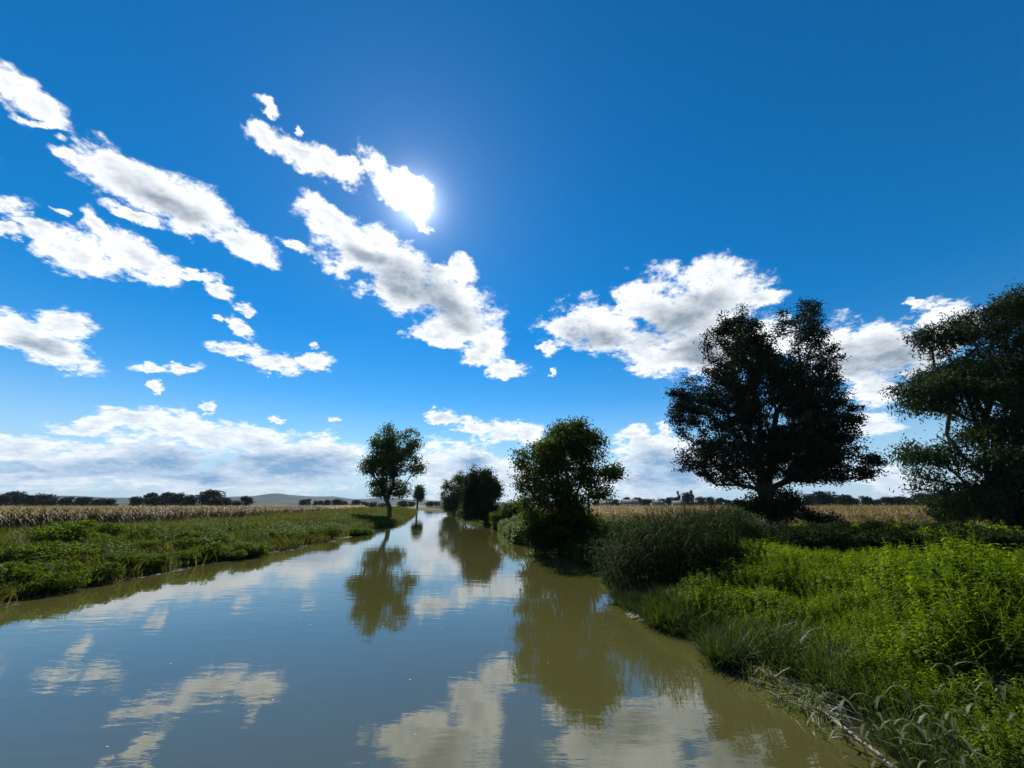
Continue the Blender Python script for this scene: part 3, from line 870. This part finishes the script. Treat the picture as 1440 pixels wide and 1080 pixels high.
def house(px, w, d, hgt, rz, dist, label):
    X, Y = on_depth(px, 709, dist)[:2]
    root = thing('house', label, 'house', (X, Y, float(H(X, Y)) - 0.05), 'houses of the distant village', rz)

    def box(name, x0, x1, y0, y1, z0, z1, mat, parent):
        v = np.array([(x, y, z) for x in (x0, x1) for y in (y0, y1) for z in (z0, z1)], float)
        f = np.array([(0, 1, 3, 2), (4, 6, 7, 5), (0, 4, 5, 1), (2, 3, 7, 6), (0, 2, 6, 4), (1, 5, 7, 3)])
        return link(name, np_mesh(name, v, f), mat, parent)
    # walls with gables
    v = np.array([(-w, -d, 0), (w, -d, 0), (w, d, 0), (-w, d, 0), (-w, -d, hgt), (w, -d, hgt), (w, d, hgt), (-w, d, hgt), (-w, 0, hgt + d * .75), (w, 0, hgt + d * .75)], float)
    link('wall', np_mesh('wall', v, [np.array([(0, 1, 5, 4), (2, 3, 7, 6)]), np.array([(1, 2, 6, 9, 5), (3, 0, 4, 8, 7)])]), M['plaster'], root)
    e = 0.5; top = hgt + d * .75 + 0.12; lo = hgt - e * .75 + 0.12
    r = np.array([(-w - e, -d - e, lo), (w + e, -d - e, lo), (w + e, 0, top), (-w - e, 0, top), (-w - e, d + e, lo), (w + e, d + e, lo)], float)
    r = np.concatenate([r, r + np.array([0, 0, 0.18])])
    f = np.array([(0, 3, 2, 1), (3, 4, 5, 2), (6, 7, 8, 9), (9, 8, 11, 10), (0, 1, 7, 6), (5, 4, 10, 11), (1, 2, 8, 7), (2, 5, 11, 8), (3, 0, 6, 9), (4, 3, 9, 10)])
    rf = link('roof', np_mesh('roof', r, f), M['tile'], root)
    box('chimney', w * .3, w * .3 + 0.8, -0.4, 0.4, top - 0.6, top + 1.1, M['plaster'], rf)
    for k in range(3):
        x = -w * .65 + k * w * .65
        wn = box('window', x - .6, x + .6, -d - 0.05, -d + 0.02, 1.0, 2.5, M['plaster'], root)
        box('pane', x - .5, x + .5, -d - 0.07, -d - 0.052, 1.1, 2.4, M['pane'], wn)


house(886, 8, 5, 3.4, 0.1, 395, 'wide pale house with the largest roof in the distant village line')
house(853, 6.5, 4.5, 3.0, -0.2, 400, 'leftmost low house of the distant village line near the locust')
house(924, 5.5, 4.5, 3.0, 0.3, 402, 'small house left of the columnar poplars on the horizon')
house(954, 6, 4.5, 2.6, 0.0, 398, 'low house at the foot of the columnar poplars')

# ------------------------------------------------------------------ plant templates
rt = np.random.default_rng(5)


def tuft(nb, L, w, spread=0.12, bend=0.45):
    parts = []
    for _ in range(nb):
        a = rt.uniform(0, 6.283)
        v, f = blade(L * rt.uniform(0.5, 1.1), w * rt.uniform(.7, 1.2), bend * rt.uniform(.2, 1.4), a, 3, rt.uniform(0.05, 0.35), rt.uniform(0, 0.18))
        v = v + np.array([rt.normal() * spread, rt.normal() * spread, -0.02])
        parts.append((v, f))
    return join(parts)


GRASS = [tuft(8, 0.55, 0.022) for _ in range(6)]
GRASS_NEAR = [tuft(10, 0.6, 0.016, 0.1, 0.6) for _ in range(6)]


def herb(h, pairs, leaf, wid, droop=0.35):
    """upright leafy stem with opposite leaves"""
    parts = [strip([(0, 0, 0), (0.01, 0.01, h * .5), (0, 0.02, h)], [0.012, 0.010, 0.006], (1, 0, 0))]
    # make the stem strip quads match
    a = rt.uniform(0, 6.28)
    for k in range(pairs):
        z = h * (0.25 + 0.75 * k / max(1, pairs - 1)); a += 1.57 + rt.normal() * .25
        s = leaf * (1.15 - 0.55 * k / pairs) * rt.uniform(.8, 1.2)
        for side in (0, math.pi):
            b = a + side + rt.normal() * .2
            d = np.array([math.cos(b), math.sin(b), 0]); n = np.array([-d[1], d[0], 0])
            dr = -droop * rt.uniform(0.1, 1.6)
            p = np.array([0, 0, z])
            v = np.array([p, p + d * s * .45 + n * s * wid * .5 + [0, 0, s * (.12 + dr * .3)], p + d * s + [0, 0, s * dr], p + d * s * .45 - n * s * wid * .5 + [0, 0, s * (.12 + dr * .3)]])
            parts.append((v, np.array([[0, 1, 2, 3]])))
    return join(parts)


NETTLE = [herb(0.8, 9, 0.115, 0.58, 0.6) for _ in range(9)] + [herb(0.95, 12, 0.075, 0.35, 0.2) for _ in range(3)] + [tuft(9, 0.85, 0.014, 0.05, 0.8) for _ in range(3)]
HERB_FAR = [herb(0.8, 5, 0.24, 0.6) for _ in range(5)]


def pick(n, fx, fy, rng):
    return rng.uniform(*fx, n), rng.uniform(*fy, n)


# ------------------------------------------------------------------ left bank: rough grass, herbs, brambles
rg = np.random.default_rng(31)
n = 90000
y = 8 + 190 * rg.uniform(0, 1, n) ** 1.7
d = rg.uniform(0.1, 21, n)
x = XL(y) - d
keep = rg.uniform(0, 1, n) < np.clip(0.45 + 0.9 * (fbm(x * .25, y * .25, 40) - .3), 0.2, 1) * np.where(d < 1, .6, 1)
x, y, d = x[keep], y[keep], d[keep]
pos = np.stack([x, y, H(x, y)], 1)
dist = np.hypot(x, y)
sc = (0.65 + 0.7 * fbm(x * .18, y * .18, 41)) * rg.uniform(.7, 1.3, len(x)) * (1 + dist / 130)
tag(instancer('bank_grass', GRASS, M['grass'], pos, np.stack([sc * 1.3, sc * 1.3, sc], 1), tilt=rg.uniform(0, .25, len(x)), rng=rg), 'rough tall grass covering the left bank below the maize', 'grass', kind='stuff')

n = 26000
y = 8 + 120 * rg.uniform(0, 1, n) ** 1.6
d = np.abs(rg.normal(0, 5, n)) + 0.15
x = XL(y) - d
keep = fbm(x * .35, y * .35, 55) > 0.42
x, y, d = x[keep], y[keep], d[keep]
pos = np.stack([x, y, H(x, y)], 1)
sc = (0.35 + 0.9 * fbm(x * .5, y * .5, 56)) * rg.uniform(.7, 1.2, len(x)) * np.clip(d / 1.5, 0.4, 1)
tag(instancer('bank_herbs', HERB_FAR, M['bramble'], pos, sc, tilt=rg.uniform(0, .5, len(x)), rng=rg), 'low green herbs and weeds along the left water edge', 'herbs', kind='stuff')

# bramble mounds
BR_FOL, BR_STEM = [], []
for k in range(5):
    r_ = np.random.default_rng(200 + k)
    L = [(np.array([r_.normal() * .35, r_.normal() * .3, r_.uniform(.18, .5)]), np.array([.55, .5, .36]) * r_.uniform(.7, 1.15)) for _ in range(6)]
    p = sample_lobes(roughen(L, r_, 4, .4), 7000, r_, 0.3); p = p[p[:, 2] > -0.05]
    v, f = leaf_cards(p, 0.075, 0.05, r_, 0.6)
    BR_FOL.append(np_mesh('foliage', v, f))
    st = []
    for c, rr in L:
        for _ in range(3):
            q_ = c + r_.normal(size=3) * rr * .5
            st.append(tube([(0, 0, -.1), q_ * .5 + [0, 0, .15], q_], [.012, .01, .005], 3))
    BR_STEM.append(np_mesh('stems', *join(st)))
BR = [(8, 826, 1.5), (40, 800, 1.6), (88, 792, 1.6), (62, 822, 1.1), (118, 808, 1.1), (135, 790, 1.5), (165, 802, 1.1), (192, 800, 1.2), (178, 780, 1.3), (222, 786, 1.4), (250, 790, 1.2), (268, 779, 1.5),
      (300, 782, 1.3), (286, 772, 1.2), (328, 776, 1.4), (352, 770, 1.5), (372, 766, 1.3), (398, 764, 1.5), (420, 760, 1.4), (446, 757, 1.6), (470, 752, 1.6), (494, 748, 1.7), (516, 743, 1.8), (536, 738, 1.8)]
BR_N = [f'{w_} bramble mound from the left edge along the left bank' for w_ in ORD] + ['fourth bramble mound before the slender poplar', 'third bramble mound before the slender poplar', 'second bramble mound before the slender poplar', 'bramble mound nearest the slender poplar on the left']
for i, (px, py, s) in enumerate(BR):
    X, Y = at(px + float(rg.normal(0, 6)), py + float(rg.normal(-3, 3)), 0.45)
    s *= float(rg.uniform(.8, 1.15)) * (1.15 if px < 300 else 1.0)
    k = i % 5
    o = thing('bramble_mound', BR_N[i], 'bush', (X, Y, float(H(X, Y)) - 0.05), 'bramble mounds on the left bank', float(rg.uniform(0, 6.28)), (s, s, s * float(rg.uniform(.7, 1.0))))
    link('stems', BR_STEM[k], M['bark'], o); link('foliage', BR_FOL[k], M['bramble'], o)

# ------------------------------------------------------------------ maize fields
def corn_plant(full=True):
    h = rt.uniform(1.6, 2.0)
    st = []
    if full:
        st.append(tube([(0, 0, 0), (rt.normal() * .02, rt.normal() * .02, h * .6), (rt.normal() * .05, rt.normal() * .05, h)], [.016, .013, .006], 3))
    else:
        st.append(strip([(0, 0, h * .3), (0, 0, h)], [.03, .015], (1, 0, 0)))
    a = rt.uniform(0, 6.28)
    for k in range(9 if full else 6):
        z = h * (0.22 + 0.68 * k / 8) if full else h * (.45 + .5 * k / 6)
        a += math.pi + rt.normal() * .35
        v, f = blade(rt.uniform(.45, .75), rt.uniform(.05, .085) * (1 if full else 1.6), rt.uniform(.2, .6), a, 3 if full else 2, rt.uniform(.3, .6), rt.uniform(.5, 1.5))
        st.append((v + np.array([0, 0, z]), f))
    for k in range(4 if full else 2):
        v, f = blade(rt.uniform(.18, .3), .014 if full else .03, .2, rt.uniform(0, 6.28), 2, rt.uniform(0, .5), .1)
        st.append((v + np.array([0, 0, h - .02]), f))
    if full:
        c = rt.uniform(0, 6.28); d = np.array([math.cos(c), math.sin(c), 0])
        st.append(tube([d * .03 + [0, 0, h * .5], d * .08 + [0, 0, h * .55], d * .13 + [0, 0, h * .5]], [.015, .034, .012], 4))
    return join(st)


CORN = [corn_plant() for _ in range(7)]
CORN_FAR = [corn_plant(False) for _ in range(6)]


def corn_edge_l(y):
    return np.interp(y, [-300, 20, 40, 60, 113, 225, 420, 2000], [-36, -38, -39.0, -40.0, -53, -82, -168, -890]) + 0.8 * (vnoise(np.asarray(y) * .12, np.asarray(y) * 0, 4) - .5)


rc = np.random.default_rng(90)
RX0 = 12.0


def in_right(x, y):
    return (y > np.interp(x, [-80, 0, 13, 24, 46, 70, 200], [230, 84, 50, 44.5, 43, 41, 27])) & (x > XR(y) + 10)


near, farp = [], []
n = 11000
y = 16 + 320 * rc.uniform(0, 1, n) ** 1.8
x = corn_edge_l(y) - np.floor(np.abs(rc.exponential(3.0, n)) / .75) * .75
near.append(np.stack([x, y], 1)[y < 120]); farp.append(np.stack([x, y], 1)[y >= 120])
n = 11000
y = 5 + 360 * rc.uniform(0, 1, n) ** 1.3; x = corn_edge_l(y) - 3 - 330 * rc.uniform(0, 1, n) ** 1.7
farp.append(np.stack([x, y], 1))
n = 16000
x = rc.uniform(-30, 120, n); y = 38 + 70 * rc.uniform(0, 1, n) ** 2.0
k = in_right(x, y); x, y = x[k], y[k]
edge = np.interp(x, [-80, 0, 13, 24, 46, 70, 200], [230, 84, 50, 44.5, 43, 41, 27])
nn_ = (y - edge) < 7
near.append(np.stack([x, y], 1)[nn_]); farp.append(np.stack([x, y], 1)[~nn_])
n = 7000
x = rc.uniform(-60, 300, n); y = 60 + 250 * rc.uniform(0, 1, n) ** 1.5
k = in_right(x, y); farp.append(np.stack([x, y], 1)[k])
near = np.concatenate(near); farp = np.concatenate(farp)
order = np.argsort(np.hypot(near[:, 0], near[:, 1] * .8) + 1000 * (near[:, 0] > 0)); near = near[order]


# the front plants one can make out singly
front_l = [i for i in range(len(near)) if near[i, 0] < -20 and near[i, 1] > 26 and corn_edge_l(near[i, 1]) - near[i, 0] < 1.3]
front_l = sorted(front_l, key=lambda i: math.hypot(*near[i]))[:210]
front_r = [i for i in range(len(near)) if near[i, 0] > 5 and near[i, 0] < 60]
front_r = sorted(front_r, key=lambda i: near[i, 1] - np.interp(near[i, 0], [0, 13, 24, 46, 70], [84, 50, 44.5, 43, 41]))[:80]
MZ = [np_mesh('maize_plant', *t_) for t_ in CORN]
for ids, lab, grp in ((front_l, 'dry brown maize plant in the front rows of the left field', 'front maize plants of the left field'),
                      (front_r, 'dry tan maize plant in the front rows of the right field', 'front maize plants of the right field')):
    for i in ids:
        X, Y = near[i]
        o = link('maize_plant', MZ[int(rc.integers(0, len(MZ)))], M['corn'], None, (X, Y, float(H(X, Y)) - .02))
        sc = float(rc.uniform(.82, 1.12)); o.scale = (sc, sc, sc)
        o.rotation_euler = (float(rc.normal(0, .09)), float(rc.normal(0, .09)), float(rc.uniform(0, 6.28)))
        tag(o, lab, 'maize plant', grp)
near = np.delete(near, front_l + front_r, axis=0)


def corn_scatter(temps, p, s0, parent=None):
    pos = np.stack([p[:, 0], p[:, 1], H(p[:, 0], p[:, 1])], 1)
    return instancer('maize_plants' if parent else 'maize_field', temps, M['corn'], pos, s0 * rc.uniform(.8, 1.12, len(p)), tilt=np.abs(rc.normal(0, .10, len(p))), rng=rc, parent=parent)


for lab in ('dry brown maize field behind the left bank', 'dry tan maize field behind the right bank trees'):
    left = 'left' in lab
    sl = (lambda p: p[:, 0] < XL(p[:, 1])) if left else (lambda p: p[:, 0] > XR(p[:, 1]))
    fo = tag(corn_scatter(CORN, near[sl(near)], 1.0), lab, 'maize', kind='stuff')
    corn_scatter(CORN_FAR, farp[sl(farp)], 1.05, fo)['kind'] = 'stuff'
    # closed leaf canopy between the plants
    if left:
        yy = np.concatenate([np.arange(-20, 130, 1.5), np.arange(130, 400, 6.0)])
        ss = np.concatenate([np.arange(0, 30, 1.2), np.geomspace(31, 700, 50)])
        cx = corn_edge_l(yy)[:, None] - 1.6 - ss[None]; cy_ = np.repeat(yy[:, None], len(ss), 1)
    else:
        xs_ = np.concatenate([np.arange(-80, 120, 1.5), np.arange(120, 700, 10.0)])
        ed = np.interp(xs_, [-80, 0, 13, 24, 46, 70, 200], [230, 84, 50, 44.5, 43, 41, 27]) + 1.6
        ss = np.concatenate([np.arange(0, 30, 1.2), np.geomspace(31, 330, 36)])
        cy_ = np.minimum(ed[:, None] + ss[None], 400); cx = np.repeat(xs_[:, None], len(ss), 1)
        cx = np.maximum(cx, XR(cy_) + 11.5)
    cz = FIELD_Z + 1.25 + 0.45 * (fbm(cx * .9, cy_ * .9, 61) - .5)
    cz[:, 0] = FIELD_Z - .1
    if left:
        cz[0] = cz[-1] = FIELD_Z - .1
    a_, b_ = cx.shape
    ii = np.arange(a_ - 1)[:, None] * b_ + np.arange(b_ - 1)[None]
    qd = np.stack([ii, ii + 1, ii + b_ + 1, ii + b_], -1).reshape(-1, 4)
    cp_ = link('leaf_canopy', np_mesh('leaf_canopy', np.stack([cx, cy_, cz], -1).reshape(-1, 3), qd, False), M['canopy'], fo)
    cp_['kind'] = 'stuff'

# ------------------------------------------------------------------ right bank vegetation
rr_ = np.random.default_rng(41)
# grass between bank and maize on the right, bright strips
n = 42000
y = 18 + 150 * rr_.uniform(0, 1, n) ** 1.5; d = rr_.uniform(.2, 1, n) ** .8 * np.clip(60 - y * .2, 12, 60)
x = XR(y) + d
k = ~in_right(x, y) & (x < 75)
x, y, d = x[k], y[k], d[k]
pos = np.stack([x, y, H(x, y)], 1)
sc = (0.55 + 0.6 * fbm(x * .2, y * .2, 71)) * rr_.uniform(.7, 1.3, len(x)) * (1 + np.hypot(x, y) / 120)
tag(instancer('meadow_grass', GRASS, M['lush'], pos, np.stack([sc * 1.3, sc * 1.3, sc * .9], 1), tilt=rr_.uniform(0, .3, len(x)), rng=rr_), 'lush green grass between the right bank trees and the maize', 'grass', kind='stuff')

# weeds down to the water along the middle and far right bank
n = 16000
y = 22 + 150 * rr_.uniform(0, 1, n) ** 1.5; d = np.abs(rr_.normal(0, 3.0, n)) + .05
x = XR(y) + d
k = ~in_right(x, y)
x, y, d = x[k], y[k], d[k]
pos = np.stack([x, y, H(x, y)], 1)
sc = (0.35 + 1.0 * fbm(x * .4, y * .4, 91)) * rr_.uniform(.7, 1.3, len(x)) * (1 + np.hypot(x, y) / 150)
tag(instancer('waterside_weeds', HERB_FAR, M['bramble'], pos, sc, tilt=rr_.uniform(0, .5, len(x)), rng=rr_), 'green weeds down to the water along the farther right bank', 'herbs', kind='stuff')

LOG_A, LOG_B = np.array(at(1062, 940, 0.12)), np.array(at(1190, 998, 0.14))


def near_log(x, y, rad):
    p = np.stack([x, y], 1) - LOG_A; ab = LOG_B - LOG_A
    t = np.clip((p @ ab) / (ab @ ab), 0, 1)
    q_ = p - t[:, None] * ab
    toward = q_[:, 0] * -0.6 + q_[:, 1] * -0.8          # the side facing the open water
    return (np.linalg.norm(q_ - np.where(toward > 0, 0.0, 0.0)[:, None], axis=1) < np.where(toward > 0, rad * 1.6, rad * .5))


# nettle and herb carpet in the foreground
n = 130000
y = 3 + 24 * rr_.uniform(0, 1, n) ** 1.25; d = 0.35 + 26 * rr_.uniform(0, 1, n) ** 1.35
x = XR(y) + d + 0.45 * sstep(14.5, 11.5, y)
reedzone = (np.hypot((x - 6.4) / 2.7, (y - 16.6) / 2.7) < 1)
hole = fbm(x * .55, y * .55, 81)
k = (~reedzone) & ~near_log(x, y, .4) & (hole > 0.27) & (y < 26) & (rr_.uniform(0, 1, n) < np.clip(9.0 / np.hypot(x, y), .25, 1))
x, y, d = x[k], y[k], d[k]
pos = np.stack([x, y, H(x, y)], 1)
sc = (0.15 + 1.7 * fbm(x * .5, y * .5, 82) ** 1.5) * rr_.uniform(.75, 1.25, len(x)) * np.clip(.5 + d * .3, .5, 1)
tag(instancer('nettle_carpet', NETTLE, M['nettle'], pos, np.stack([sc * 1.15, sc * 1.15, sc], 1), tilt=np.abs(rr_.normal(0, .3, len(x))), rng=rr_), 'bright green carpet of nettles and herbs on the near right bank', 'herbs', kind='stuff')

n = 6000
y = 3 + 20 * rr_.uniform(0, 1, n) ** 1.2; d = 0.02 + np.abs(rr_.normal(0, .8, n)) * (1 + 5 * (rr_.uniform(0, 1, n) < .12))
x = XR(y) + d
k = ~(np.hypot((x - 6.4) / 2.6, (y - 16.6) / 2.8) < 1) & ~near_log(x, y, .4)
x, y, d = x[k], y[k], d[k]
pos = np.stack([x, y, H(x, y)], 1)
sc = rr_.uniform(.6, 1.25, len(x)) * (0.5 + .8 * fbm(x * .6, y * .6, 83))
tag(instancer('shore_grass', GRASS_NEAR, M['shoregrass'], pos, sc, tilt=np.abs(rr_.normal(0.25, .4, len(x))), tdir=rr_.normal(3.5, 1.2, len(x)), rng=rr_), 'arching grass along the near right shore', 'grass', kind='stuff')


def reed_stem(h, lw=0.04, ll=0.55, plume=True, nl=9):
    st = []
    lean = rt.normal(size=2) * .05
    st.append(strip([(0, 0, 0), (lean[0] * .4, lean[1] * .4, h * .5), (lean[0] * 2, lean[1] * 2, h)], [.014, .011, .006], (1, 0, 0)))
    a = rt.uniform(0, 6.28)
    for k in range(nl):
        t = .18 + .74 * k / nl; a += 2.2 + rt.normal() * .4
        v, f = blade(ll * rt.uniform(.7, 1.25), lw * rt.uniform(.8, 1.2), rt.uniform(.3, .8), a, 3, rt.uniform(.25, .5), rt.uniform(.2, 1.0))
        st.append((v + np.array([lean[0] * 2 * t * t, lean[1] * 2 * t * t, h * t]), f))
    leaf = join(st)
    pl = []
    if plume:
        for k in range(16):
            a = rt.normal() * .8 + 2.4
            v, f = blade(rt.uniform(.12, .26), .012, rt.uniform(.3, .9), a, 2, rt.uniform(.1, .5), rt.uniform(0, .8))
            pl.append((v + np.array([lean[0] * 2, lean[1] * 2, h - .02 - .2 * rt.uniform(0, 1)]), f))
        return leaf, join(pl)
    return leaf, None


REED = [reed_stem(rt.uniform(2.0, 2.6)) for _ in range(7)]


def reed_bed(label, cx, cy, rx, ry, n, s, seed, mat='reed', lean_dir=2.6):
    r0 = np.random.default_rng(seed)
    a = r0.uniform(0, 6.28, n); q_ = np.sqrt(r0.uniform(0, 1, n))
    x = cx + np.cos(a) * q_ * rx; y = cy + np.sin(a) * q_ * ry
    pos = np.stack([x, y, np.maximum(H(x, y), -0.15)], 1)
    yaw = r0.uniform(-.6, .6, n); tl = np.abs(r0.normal(.08, .10, n)) + .25 * q_ * (np.cos(a - lean_dir) > 0.2)
    td = np.where(q_ > .6, a, lean_dir) + r0.normal(0, .3, n)
    which = r0.integers(0, len(REED), n); scs = s * r0.uniform(.55, 1.15, n) * (1.05 - .22 * q_ ** 2)
    root = thing('reed_bed', label, 'reeds', (cx, cy, float(H(cx, cy))))
    root['kind'] = 'stuff'
    A, B = [], []
    for k in range(len(REED)):
        i = which == k
        A.append(scatter([REED[k][0]], pos[i], scs[i], yaw[i], tl[i], td[i], r0))
        j = i & (r0.uniform(0, 1, n) < .22)
        if j.sum():
            B.append(scatter([REED[k][1]], pos[j], scs[j], yaw[j], tl[j], td[j], r0))
    base = np.array(root.location)
    va, fa = join(A); vb, fb_ = join(B)
    link('reed_leaves', np_mesh('reed_leaves', va - base, fa), M[mat], root)
    link('plumes', np_mesh('plumes', vb - base, fb_), M['plume'], root)


reed_bed('dense dark reed bed hanging over the water in front of the right bank', 6.35, 16.9, 2.5, 2.2, 900, 1.02, 301)
reed_bed('paler reed bed behind the dark one, before the maize', 10.5, 22.5, 2.6, 2.4, 420, 0.85, 302)


# ------------------------------------------------------------------ shore details on the right
rd = np.random.default_rng(61)


def driftwood(label, p0, p1, z0, z1, r0, r1, seed, branches=2):
    r_ = np.random.default_rng(seed)
    a = np.array([*at(*p0, z0), 0]); b = np.array([*at(*p1, z1), 0])
    a[2] = max(float(H(a[0], a[1])), 0) + r0 * .7; b[2] = max(float(H(b[0], b[1])), 0) + r1 * .7
    t = np.linspace(0, 1, 12)[:, None]
    L = np.linalg.norm(b - a)
    pth = a * (1 - t) + b * t
    pth[1:-1] += r_.normal(size=(10, 3)) * np.array([.02, .02, .012]) * L * .5
    rad = np.linspace(r0, r1, 12) * r_.uniform(.85, 1.15, 12)
    pth = np.concatenate([pth[:1], pth, pth[-1:]]); rad = np.concatenate([[.002], rad, [.002]])
    root = thing('driftwood_log', label, 'log', tuple(a))
    v, f = tube(pth + np.array([[0, 0, 0]]), rad, 9)
    link('trunk', np_mesh('trunk', v - a, f, True), M['log'], root)
    for k in range(branches):
        i = int(r_.integers(3, 10)); d = r_.normal(size=3); d[2] = abs(d[2]) * .6; d /= np.linalg.norm(d)
        q0 = pth[i]
        v, f = tube([q0, q0 + d * .18 * L + [0, 0, .02], q0 + d * .34 * L], [rad[i] * .5, rad[i] * .35, rad[i] * .1], 5)
        link('branch', np_mesh('branch', v - a, f, True), M['log'], root)


driftwood('bleached driftwood log lying along the near right shore', (1062, 940), (1190, 998), 0.12, 0.14, 0.06, 0.04, 1)
driftwood('thin dark driftwood pole sloping into the water at the lower right', (1150, 985), (1262, 1072), 0.16, 0.10, 0.035, 0.022, 2, 1)


def litter(name, label, n, cx, cy, rx, ry, mat, L=0.35, w=0.012, z=0.012, ang=None, seed=0, kind='stuff'):
    r_ = np.random.default_rng(seed)
    T = [strip([(0, 0, 0), (L * .5, L * .02, .006), (L, 0, 0)], [w, w, w * .4], (0, 1, 0)), strip([(0, 0, 0), (L * .4, -L * .06, .01), (L * .8, L * .05, .004)], [w, w * 1.2, w * .3], (0, 1, 0))]
    a = r_.uniform(0, 6.28, n); q_ = np.sqrt(r_.uniform(0, 1, n))
    x = cx + np.cos(a) * q_ * rx; y = cy + np.sin(a) * q_ * ry
    pos = np.stack([x, y, np.maximum(H(x, y), 0) + z + r_.uniform(0, .04, n)], 1)
    yaw = r_.uniform(0, 6.28, n) if ang is None else r_.normal(ang, .5, n)
    v, f = scatter(T, pos, r_.uniform(.5, 1.4, n), yaw, np.abs(r_.normal(0, .06, n)), None, r_)
    return tag(link(name, np_mesh(name, v, f), M[mat]), label, 'litter', kind=kind)


X, Y = at(915, 868, 0)
litter('reed_litter', 'mat of bleached reed litter on the water below the reeds', 380, X, Y, 0.75, 0.75, 'deadstalk', 0.3, 0.02, 0.006, 0.5, 1)
X, Y = at(1130, 965, 0.1)
litter('dead_stalks', 'bleached dead stalks strewn over the driftwood log', 130, X, Y, 0.9, 1.0, 'deadstalk', 0.5, 0.012, 0.06, -0.8, 2)
yy = rd.uniform(14, 60, 26)
parts = []
for q0 in yy:
    n = 26
    x = XL(q0) + rd.normal(.1, .18, n); y = q0 + rd.normal(0, .5, n)
    T = [strip([(0, 0, 0), (.1, .01, .004), (.2, 0, 0)], [.03, .035, .01], (0, 1, 0))]
    parts.append(scatter(T, np.stack([x, y, np.full(n, .008)], 1), rd.uniform(.4, 1.3, n), rng=rd))
tag(link('shore_flotsam', np_mesh('shore_flotsam', *join(parts)), M['deadstalk']), 'pale scraps of flotsam along the left waterline', 'litter', kind='stuff')

# yellow-green grass leaning onto the water beside the log
n = 150
px_ = rd.uniform(1046, 1165, n); t = (px_ - 1046) / 119
pp = np.array([at(a, 948 + 52 * b + rd.normal() * 10, 0.05) for a, b in zip(px_, t)])
pos = np.stack([pp[:, 0], pp[:, 1], np.maximum(H(pp[:, 0], pp[:, 1]), 0) - .01], 1)
WT = [tuft(7, 0.26, 0.018, 0.06, 0.9) for _ in range(5)]
v, f = scatter(WT, pos, rd.uniform(.7, 1.2, n), tilt=np.abs(rd.normal(.5, .3, n)), tdir=rd.normal(3.6, .8, n), rng=rd)
tag(link('water_grass', np_mesh('water_grass', v, f), M['floatgrass']), 'yellow-green grass leaning onto the water beside the driftwood log', 'grass', kind='stuff')

# scraps drifting on the open water
n = 70
y = rd.uniform(7, 40, n); x = XL(y) + (XR(y) - XL(y)) * rd.uniform(.05, .97, n)
v, f = leaf_cards(np.stack([x, y, np.full(n, .006)], 1), .07, .035, rd, 6.0)
v[:, 2] = np.clip(v[:, 2], .003, .014)
tag(link('drifting_scraps', np_mesh('drifting_scraps', v, f), M['deadstalk']), 'tiny pale leaves and feathers drifting on the open river', 'litter', kind='stuff')

# single reed shoots with broad leaves close to the viewer
LEAF = []
for k in range(6):
    v, f = blade(0.42 * rt.uniform(.85, 1.2), 0.042, rt.uniform(.35, .6), 0.0, 4, rt.uniform(.3, .5), rt.uniform(.5, 1.1))
    LEAF.append(np_mesh('leaf', v, f))
STEMS = [np_mesh('stem', *tube([(0, 0, -.05), (.01, .01, .35), (.05, .02, .8)], [.006, .005, .003], 5), True) for _ in range(2)]
SHOOTS = [(1208, 1010), (1232, 1000), (1262, 1022), (1290, 1008), (1306, 1046), (1330, 1010), (1345, 1056), (1368, 1024), (1392, 1050), (1404, 1004), (1425, 1040), (1180, 985), (1150, 962), (1350, 985)]
SHOOTS.sort()
for i, (px, py) in enumerate(SHOOTS):
    X, Y = at(px, py, 0.55)
    o = thing('reed_shoot', f'{ORD[i]} broad-leaved reed shoot from the left at the lower right shore', 'reed', (X, Y, float(H(X, Y)) - .02), 'reed shoots at the lower right shore', float(rd.uniform(0, 6.28)), float(rd.uniform(.8, 1.15)))
    link('stem', STEMS[i % 2], M['reedpale'], o)
    a = rd.uniform(0, 6.28)
    for k in range(8):
        lf = link('leaf', LEAF[int(rd.integers(0, 6))], M['reedpale'], o, (.05 * (k / 8) ** 2, .02 * k / 8, .18 + .6 * k / 8))
        a += 2.3 + rd.normal() * .3
        lf.rotation_euler = (0, 0, a)

# dark dried dock stalk standing before the right maize
X, Y = at(897, 737, FIELD_Z)
root = thing('dock_stalk', 'dark dried dock stalk leaning before the right maize', 'weed', (X, Y, float(H(X, Y)) - .02))
v, f = tube([(0, 0, 0), (-.05, 0, .7), (-.35, 0, 1.35)], [.02, .016, .008], 5)
link('stem', np_mesh('stem', v, f, True), M['bark'], root)
p = np.array([(-.05 - .3 * t ** 2, 0, .65 + .7 * t) for t in rd.uniform(0, 1, 260)]) + rd.normal(size=(260, 3)) * .06
v, f = leaf_cards(p, .07, .05, rd)
link('seed_head', np_mesh('seed_head', v, f), M['bark'], root)

# ------------------------------------------------------------------ the air: thin haze that pales the far hills
def haze_box():
    x, y0, y1, z0, z1 = 9800.0, -9800.0, 9800.0, -3.0, 260.0
    v = np.array([(a, b, c) for a in (-x, x) for b in (y0, y1) for c in (z0, z1)], float)
    f = np.array([(0, 1, 3, 2), (4, 6, 7, 5), (0, 4, 5, 1), (2, 3, 7, 6), (0, 2, 6, 4), (1, 5, 7, 3)])
    hm = bpy.data.materials.new('haze'); hm.use_nodes = True
    hm.node_tree.nodes.clear()
    hq = G(hm.node_tree)
    pv = hq.n('ShaderNodeVolumePrincipled', {'Color': (0.62, 0.80, 1.0, 1), 'Density': 0.00005, 'Anisotropy': 0.0})
    hq.n('ShaderNodeOutputMaterial', {'Volume': pv.outputs[0]})
    tag(link('haze', np_mesh('haze', v, f), hm), 'thin blue haze over the far fields and hills', kind='stuff')


haze_box()
